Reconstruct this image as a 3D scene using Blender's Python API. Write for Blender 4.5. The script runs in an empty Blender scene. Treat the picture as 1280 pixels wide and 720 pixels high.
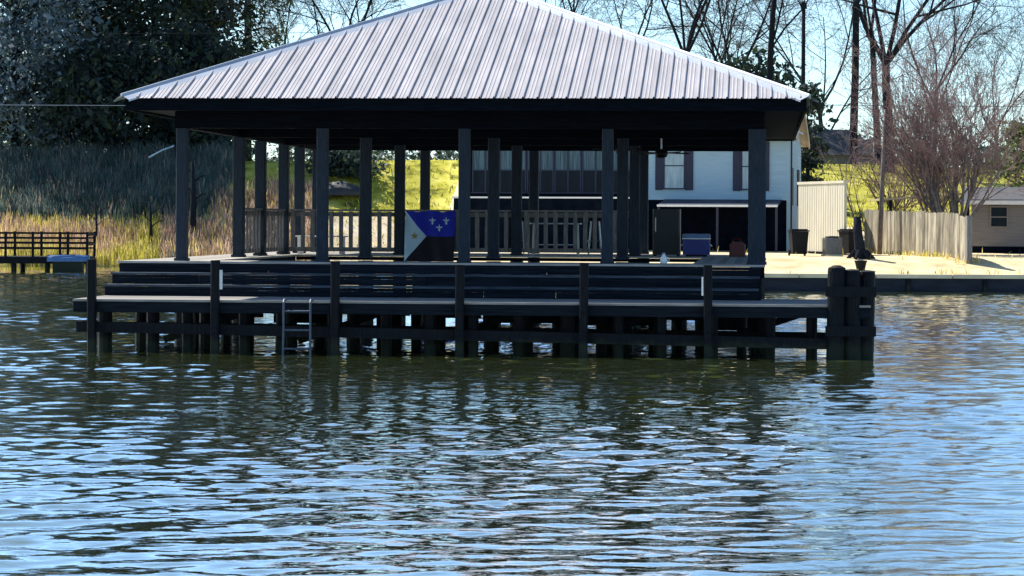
import bpy, math, random
import numpy as np
from mathutils import Vector, Matrix, noise

# ------------------------------------------------------------------ camera, sky, sun, exposure
F, HZ, HCAM, ROLL = 3300.0, 277.0, 2.13, math.radians(0.3)
sc = bpy.context.scene
col = sc.collection
cam_d = bpy.data.cameras.new('camera')
cam_d.sensor_width = 36.0
cam_d.lens = 36.0 * F / 1280.0
cam_d.shift_y = -(360.0 - HZ) / 1280.0
cam_d.clip_start, cam_d.clip_end = 0.5, 6000
cam = bpy.data.objects.new('camera', cam_d)
col.objects.link(cam)
cam.matrix_world = Matrix.Translation((0, 0, HCAM)) @ Matrix.Rotation(math.radians(90), 4, 'X') @ Matrix.Rotation(ROLL, 4, 'Z')
sc.camera = cam

SUN = Vector((-0.70, 0.66, 1.0)).normalized()
elev = math.asin(SUN.z)
w = bpy.data.worlds.new('World')
sc.world = w
w.use_nodes = True
nt = w.node_tree
sky = nt.nodes.new('ShaderNodeTexSky')
sky.sky_type = 'NISHITA'
sky.sun_disc = False
sky.sun_elevation = elev
sky.sun_rotation = math.atan2(SUN.x, SUN.y)
sky.air_density, sky.dust_density, sky.ozone_density = 1.0, 1.0, 3.0
sky.altitude = 1200
bg = nt.nodes['Background']
tint = nt.nodes.new('ShaderNodeMix')
tint.data_type, tint.blend_type = 'RGBA', 'MULTIPLY'
tint.inputs[0].default_value = 1.0
tint.inputs[7].default_value = (0.85, 0.98, 1.02, 1)
nt.links.new(sky.outputs[0], tint.inputs[6])
nt.links.new(tint.outputs[2], bg.inputs[0])
bg.inputs[1].default_value = 0.108
sun_d = bpy.data.lights.new('sun', 'SUN')
sun_d.energy = 5.0
sun_d.angle = math.radians(0.5)
sun_d.color = (1.0, 0.95, 0.86)
sun_o = bpy.data.objects.new('sun', sun_d)
col.objects.link(sun_o)
sun_o.rotation_euler = SUN.to_track_quat('Z', 'Y').to_euler()
sc.view_settings.view_transform = 'Standard'
sc.view_settings.look = 'None'
sc.view_settings.gamma = 1.0
sc.view_settings.exposure = 0.92
sc.render.engine = 'CYCLES'
sc.cycles.max_bounces = 6
sc.cycles.use_denoising = True

rnd = random.Random(7)
PI = math.pi
R = math.radians


def at(px, py, d):
    """point at distance d along the view axis, seen at photo pixel px, py"""
    x, y = px - 640.0, HZ - py
    c, s = math.cos(ROLL), math.sin(ROLL)
    return Vector(((x * c - y * s) * d / F, d, HCAM + (x * s + y * c) * d / F))


# ------------------------------------------------------------------ materials
def mat(name, c1, c2=None, rough=0.7, metal=0.0, scale=4.0, stretch=(1, 1, 1), bump=0.0, detail=5.0, spec=0.5,
        c3=None, coords='Object', lo=0.35, hi=0.65, bscale=None, thin=0.0, isl=0.0, stain=None):
    m = bpy.data.materials.new(name)
    m.use_nodes = True
    n, l = m.node_tree.nodes, m.node_tree.links
    b = n['Principled BSDF']
    b.inputs['Roughness'].default_value = rough
    b.inputs['Metallic'].default_value = metal
    b.inputs['Specular IOR Level'].default_value = spec
    if c2 is None:
        b.inputs['Base Color'].default_value = (*c1, 1)
        if not bump:
            return m
    tc = n.new('ShaderNodeTexCoord')
    mp = n.new('ShaderNodeMapping')
    mp.inputs['Scale'].default_value = stretch
    l.new(tc.outputs[coords], mp.inputs[0])
    t = n.new('ShaderNodeTexNoise')
    t.inputs['Scale'].default_value = scale
    t.inputs['Detail'].default_value = detail
    t.inputs['Roughness'].default_value = 0.62
    l.new(mp.outputs[0], t.inputs['Vector'])
    if c2 is not None:
        r = n.new('ShaderNodeValToRGB')
        r.color_ramp.elements[0].position, r.color_ramp.elements[1].position = lo, hi
        r.color_ramp.elements[0].color = (*c1, 1)
        r.color_ramp.elements[1].color = (*c2, 1)
        if c3 is not None:
            e = r.color_ramp.elements.new((lo + hi) / 2)
            e.color = (*c3, 1)
        l.new(t.outputs['Fac'], r.inputs[0])
        colr = r.outputs[0]
        if isl:
            gi = n.new('ShaderNodeNewGeometry')
            mr = n.new('ShaderNodeMapRange')
            mr.inputs[3].default_value, mr.inputs[4].default_value = 1 - isl, 1 + isl * 1.3
            l.new(gi.outputs['Random Per Island'], mr.inputs[0])
            vs = n.new('ShaderNodeVectorMath')
            vs.operation = 'SCALE'
            l.new(colr, vs.inputs[0])
            l.new(mr.outputs[0], vs.inputs['Scale'])
            colr = vs.outputs[0]
        if stain:
            # algae and mineral band left on the timber by the water level
            sx = n.new('ShaderNodeSeparateXYZ')
            l.new(tc.outputs['Object'], sx.inputs[0])
            ns = n.new('ShaderNodeTexNoise')
            ns.inputs['Scale'].default_value = 5
            l.new(tc.outputs['Object'], ns.inputs['Vector'])
            ma = n.new('ShaderNodeMath')
            ma.operation = 'MULTIPLY_ADD'
            ma.inputs[1].default_value = .28
            l.new(ns.outputs['Fac'], ma.inputs[0])
            l.new(sx.outputs[2], ma.inputs[2])
            m2 = n.new('ShaderNodeMapRange')
            m2.inputs[1].default_value, m2.inputs[2].default_value = .40, .30
            l.new(ma.outputs[0], m2.inputs[0])
            mi_ = n.new('ShaderNodeMix')
            mi_.data_type = 'RGBA'
            mi_.inputs[7].default_value = (*stain, 1)
            l.new(m2.outputs[0], mi_.inputs[0])
            l.new(colr, mi_.inputs[6])
            colr = mi_.outputs[2]
        l.new(colr, b.inputs['Base Color'])
    if thin and c2 is not None:
        tl = n.new('ShaderNodeBsdfTranslucent')
        l.new(colr, tl.inputs['Color'])
        mx = n.new('ShaderNodeMixShader')
        mx.inputs[0].default_value = thin
        l.new(b.outputs[0], mx.inputs[1])
        l.new(tl.outputs[0], mx.inputs[2])
        l.new(mx.outputs[0], n['Material Output'].inputs[0])
    if bump:
        t2 = t
        if bscale:
            t2 = n.new('ShaderNodeTexNoise')
            t2.inputs['Scale'].default_value = bscale
            t2.inputs['Detail'].default_value = 6
            l.new(mp.outputs[0], t2.inputs['Vector'])
        bp = n.new('ShaderNodeBump')
        bp.inputs['Strength'].default_value = bump
        bp.inputs['Distance'].default_value = 0.02
        l.new(t2.outputs['Fac'], bp.inputs['Height'])
        l.new(bp.outputs[0], b.inputs['Normal'])
    return m


M = {}
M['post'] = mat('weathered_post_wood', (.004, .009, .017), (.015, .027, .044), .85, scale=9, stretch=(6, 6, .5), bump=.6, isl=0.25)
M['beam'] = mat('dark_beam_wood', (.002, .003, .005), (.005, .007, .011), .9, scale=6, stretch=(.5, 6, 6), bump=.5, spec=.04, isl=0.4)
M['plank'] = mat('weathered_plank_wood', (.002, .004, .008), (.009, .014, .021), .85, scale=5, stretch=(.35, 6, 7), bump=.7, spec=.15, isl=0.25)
M['walkboard'] = mat('shade_tinted_walkway_board', (.18, .17, .16), (.32, .30, .275), .85, scale=5, stretch=(.4, 7, 5), spec=.02, isl=.25)  # darker copy of the deck boards, roof shade put into its colour
M['tread'] = mat('step_tread_wood', (.03, .042, .06), (.09, .11, .13), .85, scale=5, stretch=(.4, 7, 5), spec=.1)  # lighter and bluer than the risers, plank highlights painted into the step tops
M['decktop'] = mat('deck_board_wood', (.25, .235, .215), (.43, .40, .36), .85, scale=5, stretch=(.4, 7, 5), spec=.04, isl=0.22)
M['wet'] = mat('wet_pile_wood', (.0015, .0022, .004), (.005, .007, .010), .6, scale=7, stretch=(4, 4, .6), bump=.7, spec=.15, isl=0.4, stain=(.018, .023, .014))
M['rail'] = mat('grey_rail_wood', (.09, .09, .09), (.22, .20, .18), .85, scale=8, stretch=(5, 5, .6), bump=.5, isl=0.4)
M['roof'] = mat('ribbed_roof_metal', (.28, .265, .27), (.44, .41, .415), .5, scale=1.6, stretch=(2.2, .35, .35), detail=9, lo=.3, hi=.7, isl=0.05)
M['cap'] = mat('roof_cap_metal', (.42, .45, .50), (.52, .55, .58), .38, metal=.35, scale=2)
M['white'] = mat('white_paint', (.72, .72, .70), (.82, .82, .80), .5, scale=6)
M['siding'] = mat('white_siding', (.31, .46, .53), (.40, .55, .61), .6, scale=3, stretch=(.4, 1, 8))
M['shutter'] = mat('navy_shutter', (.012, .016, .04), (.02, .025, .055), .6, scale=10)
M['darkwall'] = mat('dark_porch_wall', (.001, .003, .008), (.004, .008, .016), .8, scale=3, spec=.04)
M['glass'] = mat('dark_window_glass', (.002, .006, .014), (.006, .014, .026), .08, scale=2.2, stretch=(2, 1, .4), spec=.10)
M['bluecurtain'] = mat('shaded_curtain_glass', (.02, .04, .055), (.10, .17, .20), .2, scale=5, stretch=(5, 1, .15), spec=.25)
M['curtain'] = mat('pale_curtain_glass', (.20, .31, .36), (.38, .49, .53), .12, scale=2.5, stretch=(3, 1, .5), spec=.8)
M['shingle'] = mat('grey_shingle', (.035, .035, .04), (.09, .087, .09), .9, scale=14, bump=.4)
M['tan'] = mat('tan_trim', (.42, .33, .20), (.50, .40, .26), .7, scale=5)
M['cream'] = mat('cream_metal', (.47, .43, .33), (.56, .52, .42), .5, scale=2.5, stretch=(3, 3, .4), spec=.04)
M['fence'] = mat('weathered_fence_board', (.10, .09, .07), (.42, .37, .29), .85, scale=2.2, stretch=(3, 3, .5), bump=.5, c3=(.27, .24, .18), lo=.3, hi=.7, spec=.04, isl=0.35)
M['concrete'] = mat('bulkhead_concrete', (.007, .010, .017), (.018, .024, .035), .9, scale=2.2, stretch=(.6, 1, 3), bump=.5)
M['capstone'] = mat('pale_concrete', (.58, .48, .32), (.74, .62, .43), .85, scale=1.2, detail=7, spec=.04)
M['black'] = mat('black_plastic', (.004, .005, .007), (.008, .009, .012), .6, scale=8, spec=.15)
M['acmetal'] = mat('grey_condenser_metal', (.10, .10, .10), (.16, .16, .16), .5, metal=.4, scale=20)
M['steel'] = mat('galvanised_steel', (.36, .38, .40), (.48, .50, .52), .38, metal=.7, scale=12)
M['dullsteel'] = mat('dull_ladder_metal', (.06, .085, .12), (.11, .135, .17), .6, metal=.4, scale=12)
M['navy'] = mat('blue_cooler_plastic', (.008, .014, .16), (.012, .02, .20), .4, scale=8)
M['red'] = mat('red_plastic', (.10, .007, .007), (.14, .01, .009), .4, scale=8)
M['fridge'] = mat('dark_appliance_enamel', (.004, .006, .010), (.008, .011, .016), .45, scale=4)
M['bluehull'] = mat('blue_hull_paint', (.05, .12, .26), (.08, .17, .34), .35, scale=5)
M['pinkwall'] = mat('pinkish_tan_siding', (.16, .145, .14), (.235, .21, .20), .8, scale=4, stretch=(.4, .4, 7))
M['bark'] = mat('dark_tree_bark', (.008, .011, .017), (.026, .028, .034), .95, scale=10, stretch=(4, 4, 1), bump=.5, spec=.04)
M['twig'] = mat('grey_twig', (.05, .054, .064), (.12, .118, .125), .9, scale=2)
M['pinktwig'] = mat('reddish_twig', (.16, .098, .092), (.30, .20, .185), .9, scale=1.5)
M['palebark'] = mat('smooth_brown_bark', (.09, .07, .065), (.18, .15, .14), .8, scale=5)
M['ever'] = mat('dark_evergreen_leaf', (.005, .014, .017), (.038, .066, .056), .65, scale=.7, coords='Object', thin=.45, isl=0.25)
M['greenleaf'] = mat('green_evergreen_leaf', (.015, .035, .02), (.06, .085, .035), .6, scale=.8, thin=.45, isl=0.2)  # lighter green leaf tone mixed among the dark ones
M['greyleaf'] = mat('grey_blue_leaf', (.05, .10, .13), (.26, .33, .37), .7, scale=.8, thin=.45, isl=0.2)
M['shrubleaf'] = mat('yellow_green_leaf', (.06, .10, .02), (.16, .19, .05), .6, scale=2, thin=.45)
M['straw'] = mat('straw_reed', (.52, .42, .13), (.78, .64, .26), .9, scale=.7, thin=.45, spec=.04, isl=0.3)
M['pinkreed'] = mat('reddish_dead_reed', (.36, .22, .17), (.60, .42, .34), .9, scale=.8, thin=.45, spec=.04, isl=0.3)
M['greenreed'] = mat('green_reed', (.38, .36, .05), (.60, .54, .11), .8, scale=.7, thin=.45, spec=.04, isl=0.3)
M['darkreed'] = mat('shade_dark_brush_stem', (.050, .088, .082), (.17, .215, .185), .9, scale=.9, thin=.45, spec=.04, isl=0.45)  # tree shade on the upper bank is put into this stem colour
M['tarp'] = mat('dark_tarp', (.010, .012, .014), (.03, .032, .034), .6, scale=3, bump=.5)
M['flagblue'] = mat('flag_blue_cloth', (.008, .016, .34), (.012, .024, .44), .8, scale=6)
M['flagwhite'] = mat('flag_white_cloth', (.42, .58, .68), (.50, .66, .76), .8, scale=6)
M['flagred'] = mat('flag_dark_red_cloth', (.004, .002, .007), (.007, .003, .010), .8, scale=6)
M['gold'] = mat('flag_gold_cloth', (.28, .22, .06), (.32, .26, .08), .8, scale=6)
M['bed'] = mat('lake_bed_mud', (.03, .035, .02), (.05, .05, .03), .9, scale=1)
M['grass'] = mat('levee_grass', (.11, .11, .022), (.48, .44, .11), .95, scale=.9, detail=10, bump=.8, c3=(.36, .34, .045), lo=.36, hi=.62, bscale=6, spec=.04)
M['drybank'] = mat('dry_bank_soil', (.40, .32, .20), (.66, .56, .42), .95, scale=.8, detail=9, bump=.5, lo=.3, hi=.7, spec=.04)
M['yard'] = mat('sandy_concrete_yard', (.42, .33, .18), (.78, .64, .40), .9, scale=.9, detail=8, bump=.3, lo=.3, hi=.7, spec=.04)


# ------------------------------------------------------------------ mesh helpers
class MB:
    def __init__(s):
        s.v, s.f, s.m = [], [], []

    def quad(s, a, b, c, d, mi=0):
        i = len(s.v)
        s.v += [tuple(a), tuple(b), tuple(c), tuple(d)]
        s.f.append((i, i + 1, i + 2, i + 3))
        s.m.append(mi)

    def poly(s, pts, mi=0):
        i = len(s.v)
        s.v += [tuple(p) for p in pts]
        s.f.append(tuple(range(i, i + len(pts))))
        s.m.append(mi)

    def box(s, x0, x1, y0, y1, z0, z1, mi=0, bev=0.0, T=None):
        if bev > 0:
            b = bev
            pr = [(x0 + b, y0), (x1 - b, y0), (x1, y0 + b), (x1, y1 - b), (x1 - b, y1), (x0 + b, y1), (x0, y1 - b), (x0, y0 + b)]
        else:
            pr = [(x0, y0), (x1, y0), (x1, y1), (x0, y1)]
        s.prism(pr, z0, z1, mi, T)

    def prism(s, pr, z0, z1, mi=0, T=None):
        n, i = len(pr), len(s.v)
        vs = [Vector((p[0], p[1], z0)) for p in pr] + [Vector((p[0], p[1], z1)) for p in pr]
        if T is not None:
            vs = [T @ q for q in vs]
        s.v += [tuple(q) for q in vs]
        s.f.append(tuple(range(i + n - 1, i - 1, -1)))
        s.f.append(tuple(range(i + n, i + 2 * n)))
        s.m += [mi, mi]
        for k in range(n):
            j = (k + 1) % n
            s.f.append((i + k, i + j, i + n + j, i + n + k))
            s.m.append(mi)

    def bar(s, a, b, wd, ht, mi=0, up=(0, 0, 1)):
        a, b = Vector(a), Vector(b)
        d = (b - a)
        L = d.length
        if L < 1e-6:
            return
        d.normalize()
        u = Vector(up)
        sd = d.cross(u)
        if sd.length < 1e-4:
            sd = d.cross(Vector((1, 0, 0)))
        sd.normalize()
        u = sd.cross(d)
        T = Matrix(((d.x, sd.x, u.x, a.x), (d.y, sd.y, u.y, a.y), (d.z, sd.z, u.z, a.z), (0, 0, 0, 1)))
        s.box(0, L, -wd / 2, wd / 2, -ht / 2, ht / 2, mi, 0, T)

    def tube(s, pts, rad, n=8, mi=0, cap=True):
        pts = [Vector(p) for p in pts]
        m = len(pts)
        if not hasattr(rad, '__len__'):
            rad = [rad] * m
        i0 = len(s.v)
        t = (pts[1] - pts[0]).normalized()
        ref = Vector((0, 0, 1)) if abs(t.z) < .9 else Vector((1, 0, 0))
        u = t.cross(ref).normalized()
        for k in range(m):
            if k:
                t = (pts[min(k + 1, m - 1)] - pts[k - 1]).normalized()
            u = (u - t * u.dot(t))
            u = u.normalized() if u.length > 1e-6 else t.orthogonal().normalized()
            v = t.cross(u)
            for j in range(n):
                a = 2 * PI * j / n
                q = pts[k] + (u * math.cos(a) + v * math.sin(a)) * rad[k]
                s.v.append((q.x, q.y, q.z))
        for k in range(m - 1):
            for j in range(n):
                a, b = i0 + k * n + j, i0 + k * n + (j + 1) % n
                s.f.append((a, b, b + n, a + n))
                s.m.append(mi)
        if cap:
            s.f.append(tuple(range(i0 + n - 1, i0 - 1, -1)))
            s.f.append(tuple(range(i0 + (m - 1) * n, i0 + m * n)))
            s.m += [mi, mi]

    def lathe(s, prof, n=16, c=(0, 0, 0), mi=0):
        i0 = len(s.v)
        for r, z in prof:
            for j in range(n):
                a = 2 * PI * j / n
                s.v.append((c[0] + r * math.cos(a), c[1] + r * math.sin(a), c[2] + z))
        for k in range(len(prof) - 1):
            for j in range(n):
                a, b = i0 + k * n + j, i0 + k * n + (j + 1) % n
                s.f.append((a, b, b + n, a + n))
                s.m.append(mi)
        s.f.append(tuple(range(i0 + n - 1, i0 - 1, -1)))
        s.f.append(tuple(range(i0 + (len(prof) - 1) * n, i0 + len(prof) * n)))
        s.m += [mi, mi]

    def build(s, name, mats, parent=None, smooth=False):
        me = bpy.data.meshes.new(name)
        me.from_pydata(s.v, [], s.f)
        if not isinstance(mats, (list, tuple)):
            mats = [mats]
        for m in mats:
            me.materials.append(m)
        me.polygons.foreach_set('material_index', s.m)
        if smooth:
            me.polygons.foreach_set('use_smooth', [True] * len(s.f))
        me.update()
        return link(name, me, parent)


def link(name, me, parent=None):
    o = bpy.data.objects.new(name, me)
    col.objects.link(o)
    if parent is not None:
        o.parent = parent
    return o


def quads_mesh(name, V, mats, mi=None, parent=None, smooth=False, Fq=None):
    """V: (n,4,3) loose quads, or V (n,3) with Fq (m,4)"""
    if Fq is None:
        n = V.shape[0]
        V = V.reshape(-1, 3)
        Fq = np.arange(n * 4).reshape(n, 4)
    me = bpy.data.meshes.new(name)
    m = Fq.shape[0]
    me.vertices.add(V.shape[0])
    me.vertices.foreach_set('co', V.astype(np.float32).ravel())
    me.loops.add(m * 4)
    me.loops.foreach_set('vertex_index', Fq.astype(np.int32).ravel())
    me.polygons.add(m)
    me.polygons.foreach_set('loop_start', np.arange(0, m * 4, 4, dtype=np.int32))
    me.polygons.foreach_set('loop_total', np.full(m, 4, dtype=np.int32))
    if not isinstance(mats, (list, tuple)):
        mats = [mats]
    for q in mats:
        me.materials.append(q)
    if mi is not None:
        me.polygons.foreach_set('material_index', mi.astype(np.int32))
    if smooth:
        me.polygons.foreach_set('use_smooth', np.ones(m, dtype=bool))
    me.update(calc_edges=True)
    return link(name, me, parent)


def tag(o, label=None, cat=None, group=None, kind=None):
    if label:
        o['label'] = label
    if cat:
        o['category'] = cat
    if group:
        o['group'] = group
    if kind:
        o['kind'] = kind
    return o


def thing(name, label, cat, loc=(0, 0, 0), rz=0.0, group=None):
    o = bpy.data.objects.new(name, None)
    o.empty_display_size = .2
    col.objects.link(o)
    o.location = loc
    o.rotation_euler = (0, 0, rz)
    return tag(o, label, cat, group)


# ------------------------------------------------------------------ ground and water
SHX, SHY = -3.0, 82.7       # corner of the bulkhead


def smooth01(t):
    t = min(1.0, max(0.0, t))
    return t * t * (3 - 2 * t)


def gz(x, y):
    n = noise.noise(Vector((x * .12, y * .12, 0))) * .25 + noise.noise(Vector((x * .5, y * .5, 3))) * .06
    crest = 5.05 + .25 * noise.noise(Vector((x * .05, 1.3, 0)))
    if y > 131:
        return crest + n * .5
    if x > SHX:
        if y < SHY + .15:
            return -1.6
        if y < 88:
            return .5 + .53 * smooth01((y - SHY) / 4.5) + n * .04
        if y < 108:
            return 1.03 + .12 * (y - 88) / 20 + n * .1
        t = (y - 108) / 23
        return 1.15 + (crest - 1.15) * (t * .75 + .25 * smooth01(t)) + n * math.sin(PI * min(1, t))
    if y < 116:
        return -1.6
    if y < 119:
        return -1.6 + 1.65 * (y - 116) / 3
    t = (y - 119) / 12
    return .05 + (crest - .05) * (t * .7 + .3 * smooth01(t)) + n * math.sin(PI * min(1, t))


xs = list(np.arange(-48, -3.2, .8)) + [-3.05, -2.95] + list(np.arange(-2.2, 48, .8))
xs = [-900, -300, -120, -70] + xs + [70, 120, 300, 900]
ys = [-400, -60, 20, 60, 80, SHY + .10, SHY + .20] + list(np.arange(83.5, 134, .7)) + list(np.arange(135, 180, 3)) + [200, 260, 400, 800, 2500]
V, Fq, mi = [], [], []
for y in ys:
    for x in xs:
        V.append((x, y, gz(x, y)))
nx = len(xs)
for j in range(len(ys) - 1):
    for i in range(nx - 1):
        Fq.append((j * nx + i, j * nx + i + 1, (j + 1) * nx + i + 1, (j + 1) * nx + i))
        xm, ym = (xs[i] + xs[i + 1]) / 2, (ys[j] + ys[j + 1]) / 2
        z = gz(xm, ym)
        jit = noise.noise(Vector((xm * .3, ym * .3, 9))) * .8
        if z < -.2:
            mi.append(0)
        elif xm > SHX and ym < 100 + 3 * jit:
            mi.append(1)
        elif z < 2.1 + jit and ym < 131:
            mi.append(2)
        else:
            mi.append(3)
g = quads_mesh('ground', np.array(V), [M['bed'], M['yard'], M['drybank'], M['grass']], np.array(mi), smooth=True, Fq=np.array(Fq))
tag(g, kind='structure')

# water: a rippled sheet, finer close to the pavilion and the camera's shore
rs = np.random.RandomState(5)


def water_h(X, Y):
    H = np.zeros_like(X)
    env = .78 + .34 * np.sin(X * .35 + 1.3 * np.sin(Y * .11)) * np.sin(Y * .23 + .7 + .8 * np.sin(X * .17))
    for k in range(60):
        lam = np.exp(rs.uniform(np.log(.20), np.log(1.05)))
        th = rs.normal(R(95), R(36))
        kx, ky = math.cos(th) * 2 * PI / lam, math.sin(th) * 2 * PI / lam
        a = .0025 * lam ** .85 * rs.uniform(.5, 1.4)
        ph = kx * X + ky * Y + rs.uniform(0, 6.28) + 1.1 * np.sin(X * rs.uniform(.3, .9) + rs.uniform(0, 6)) + .7 * np.sin(Y * rs.uniform(.2, .5))
        s_ = np.sin(ph + .55 * np.sin(ph))
        H += a * (s_ + .5 * (s_ * s_ - .5))
    return H * env


yrow = [11.0]
while yrow[-1] < 62:
    yrow.append(yrow[-1] + min(.09, max(.045, yrow[-1] ** 2 / 9000)))
while yrow[-1] < 135:
    yrow.append(yrow[-1] + .12)
yrow = np.array(yrow)
uc = np.linspace(-1, 1, 361)
Y = np.repeat(yrow[:, None], uc.size, 1)
X = uc[None, :] * (.235 * Y + 3.5)
Hh = water_h(X, Y)
nr, nc = X.shape
idx = np.arange(nr * nc).reshape(nr, nc)
Fw = np.stack([idx[:-1, :-1], idx[:-1, 1:], idx[1:, 1:], idx[1:, :-1]], -1).reshape(-1, 4)
Vw = np.stack([X, Y, Hh], -1).reshape(-1, 3)
# flat surrounds joined to the rippled sheet
hw0, hw1 = .235 * yrow[0] + 3.5, .235 * yrow[-1] + 3.5
ex = np.array([[-900, -300, 0], [900, -300, 0], [900, yrow[0], 0], [hw0, yrow[0], 0], [-hw0, yrow[0], 0], [-900, yrow[0], 0],
               [hw1, yrow[-1], 0], [900, yrow[-1], 0], [-hw1, yrow[-1], 0], [-900, yrow[-1], 0]], float)
b0 = Vw.shape[0]
Fx = np.array([[b0, b0 + 1, b0 + 2, b0 + 5], [b0 + 3, b0 + 2, b0 + 7, b0 + 6], [b0 + 5, b0 + 4, b0 + 8, b0 + 9]])
Vw = np.concatenate([Vw, ex])
Fw = np.concatenate([Fw, Fx])
wm = bpy.data.materials.new('lake_water')
wm.use_nodes = True
n_, l_ = wm.node_tree.nodes, wm.node_tree.links
n_.remove(n_['Principled BSDF'])
df = n_.new('ShaderNodeBsdfDiffuse')
df.inputs[0].default_value = (.074, .100, .028, 1)
gl = n_.new('ShaderNodeBsdfGlossy')
gl.inputs['Color'].default_value = (.98, .99, 1, 1)
gl.inputs['Roughness'].default_value = .03
fr_ = n_.new('ShaderNodeFresnel')
fr_.inputs['IOR'].default_value = 1.36
mr_ = n_.new('ShaderNodeMapRange')
mr_.inputs[1].default_value, mr_.inputs[2].default_value = .0, .42
mr_.inputs[3].default_value, mr_.inputs[4].default_value = .02, .94
l_.new(fr_.outputs[0], mr_.inputs[0])
mx_ = n_.new('ShaderNodeMixShader')
l_.new(mr_.outputs[0], mx_.inputs[0])
l_.new(df.outputs[0], mx_.inputs[1])
l_.new(gl.outputs[0], mx_.inputs[2])
l_.new(mx_.outputs[0], n_['Material Output'].inputs[0])
tc = n_.new('ShaderNodeTexCoord')
mp = n_.new('ShaderNodeMapping')
mp.inputs['Scale'].default_value = (.9, 1.7, 1)
l_.new(tc.outputs['Object'], mp.inputs[0])
t1 = n_.new('ShaderNodeTexNoise')
t1.inputs['Scale'].default_value = 5.5
t1.inputs['Detail'].default_value = 3
t1.inputs['Distortion'].default_value = .6
l_.new(mp.outputs[0], t1.inputs['Vector'])
bp = n_.new('ShaderNodeBump')
bp.inputs['Strength'].default_value = .16
bp.inputs['Distance'].default_value = .02
l_.new(t1.outputs['Fac'], bp.inputs['Height'])
for q_ in (df, gl, fr_):
    l_.new(bp.outputs[0], q_.inputs['Normal'])
wo = quads_mesh('lake_water', Vw, wm, smooth=True, Fq=Fw)
tag(wo, kind='structure')

# bulkhead along the right-hand shore
bk = thing('retaining_wall', 'low dark concrete bulkhead holding up the sandy yard along the waterline', 'wall', (0, SHY, 0))
m = MB()
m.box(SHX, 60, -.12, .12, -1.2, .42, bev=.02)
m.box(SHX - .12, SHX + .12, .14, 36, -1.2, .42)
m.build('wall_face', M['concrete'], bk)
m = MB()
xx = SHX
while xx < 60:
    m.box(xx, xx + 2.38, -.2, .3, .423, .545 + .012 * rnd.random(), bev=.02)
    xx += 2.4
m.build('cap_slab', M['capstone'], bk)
m = MB()
for k in range(26):
    m.tube([(SHX + 1 + k * 2.4, -.19, -1), (SHX + 1 + k * 2.4, -.19, .40)], .07, 8)
m.build('sheet_pile', M['wet'], bk)

# ------------------------------------------------------------------ boathouse pavilion
PHI = math.atan2(310.0, F)
P0 = Vector((-0.82, 45.3, 0))
BAY = 2.46
bh = thing('boathouse', 'long open boathouse pavilion on piles with a ribbed metal hip roof', 'boathouse', P0, -PHI)
ZD, ZW, ZE = 1.42, 0.845, 4.18
CX = [-4.92, -2.46, 0.0, 2.46, 5.0]
RY = [0.0, 5.0, 9.8, 14.0]
EX0, EX1, EY0, EY1 = -5.70, 5.84, -1.15, 14.95
RUN, RISE, AX = 7.35, 2.50, -0.22
AP0, AP1 = Vector((AX, EY0 + RUN, ZE + RISE)), Vector((AX, EY1 - RUN, ZE + RISE))
C00, C10, C01, C11 = Vector((EX0, EY0, ZE)), Vector((EX1, EY0, ZE)), Vector((EX0, EY1, ZE)), Vector((EX1, EY1, ZE))


def ribbed_slope(a, b, ta, tb, pitch=.2424):
    """corrugated sheet on the slope whose eave runs a->b and whose top runs ta->tb"""
    e = (b - a)
    L = e.length
    e.normalize()
    up = ((ta + tb) / 2 - (a + b) / 2)
    up = up - e * up.dot(e)
    sl = up.length
    up.normalize()
    nrm = e.cross(up).normalized()
    sa, sb = (ta - a).dot(e), (tb - a).dot(e)
    prof = []
    x = 0.0
    while x < L:
        jt = rnd.uniform(-.003, .003)
        for q, hgt in ((0, 0), (.008, .030), (.026, .030), (.032, 0), (.095, 0), (.102, .007), (.118, .007), (.125, 0),
                       (.155, 0), (.162, .007), (.178, .007), (.185, 0)):
            if x + q < L:
                prof.append((x + q, hgt + jt))
        x += pitch
    prof.append((L, 0))
    mb = MB()
    prev = None
    for (q, hgt) in prof:
        if q < sa:
            top = sl * q / max(sa, 1e-6)
        elif q > sb:
            top = sl * (L - q) / max(L - sb, 1e-6)
        else:
            top = sl
        lo = a + e * q + nrm * hgt - up * .04
        hi = a + e * q + nrm * hgt + up * top
        if prev:
            mb.quad(prev[0], lo, hi, prev[1])
        prev = (lo, hi)
    return mb


dz = Vector((0, 0, .02))
for a, b, ta, tb in ((C00, C10, AP0, AP0), (C10, C11, AP0, AP1), (C11, C01, AP1, AP1), (C01, C00, AP1, AP0)):
    ribbed_slope(a + dz, b + dz, ta + dz, tb + dz).build('roof_slope', M['roof'], bh)
# hip and ridge caps
for a, b in ((C00, AP0), (C10, AP0), (C01, AP1), (C11, AP1), (AP0, AP1)):
    a, b = a + Vector((0, 0, .065)), b + Vector((0, 0, .065))
    d = (b - a).normalized()
    a = a - d * .03
    b = b + d * .05
    sd = d.cross(Vector((0, 0, 1))).normalized()
    mb = MB()
    for s_ in (-1, 1):
        drop = .085 if a.z < b.z - .1 else .07
        q0, q1 = a + sd * s_ * .20 - Vector((0, 0, drop)), b + sd * s_ * .20 - Vector((0, 0, drop))
        mb.quad(a, b, q1, q0)
        mb.quad(q0, q1, q1 - Vector((0, 0, .03)), q0 - Vector((0, 0, .03)))
    mb.tube([a + Vector((0, 0, .0)), b], .028, 6)
    mb.build('hip_cap', M['cap'], bh)
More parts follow.
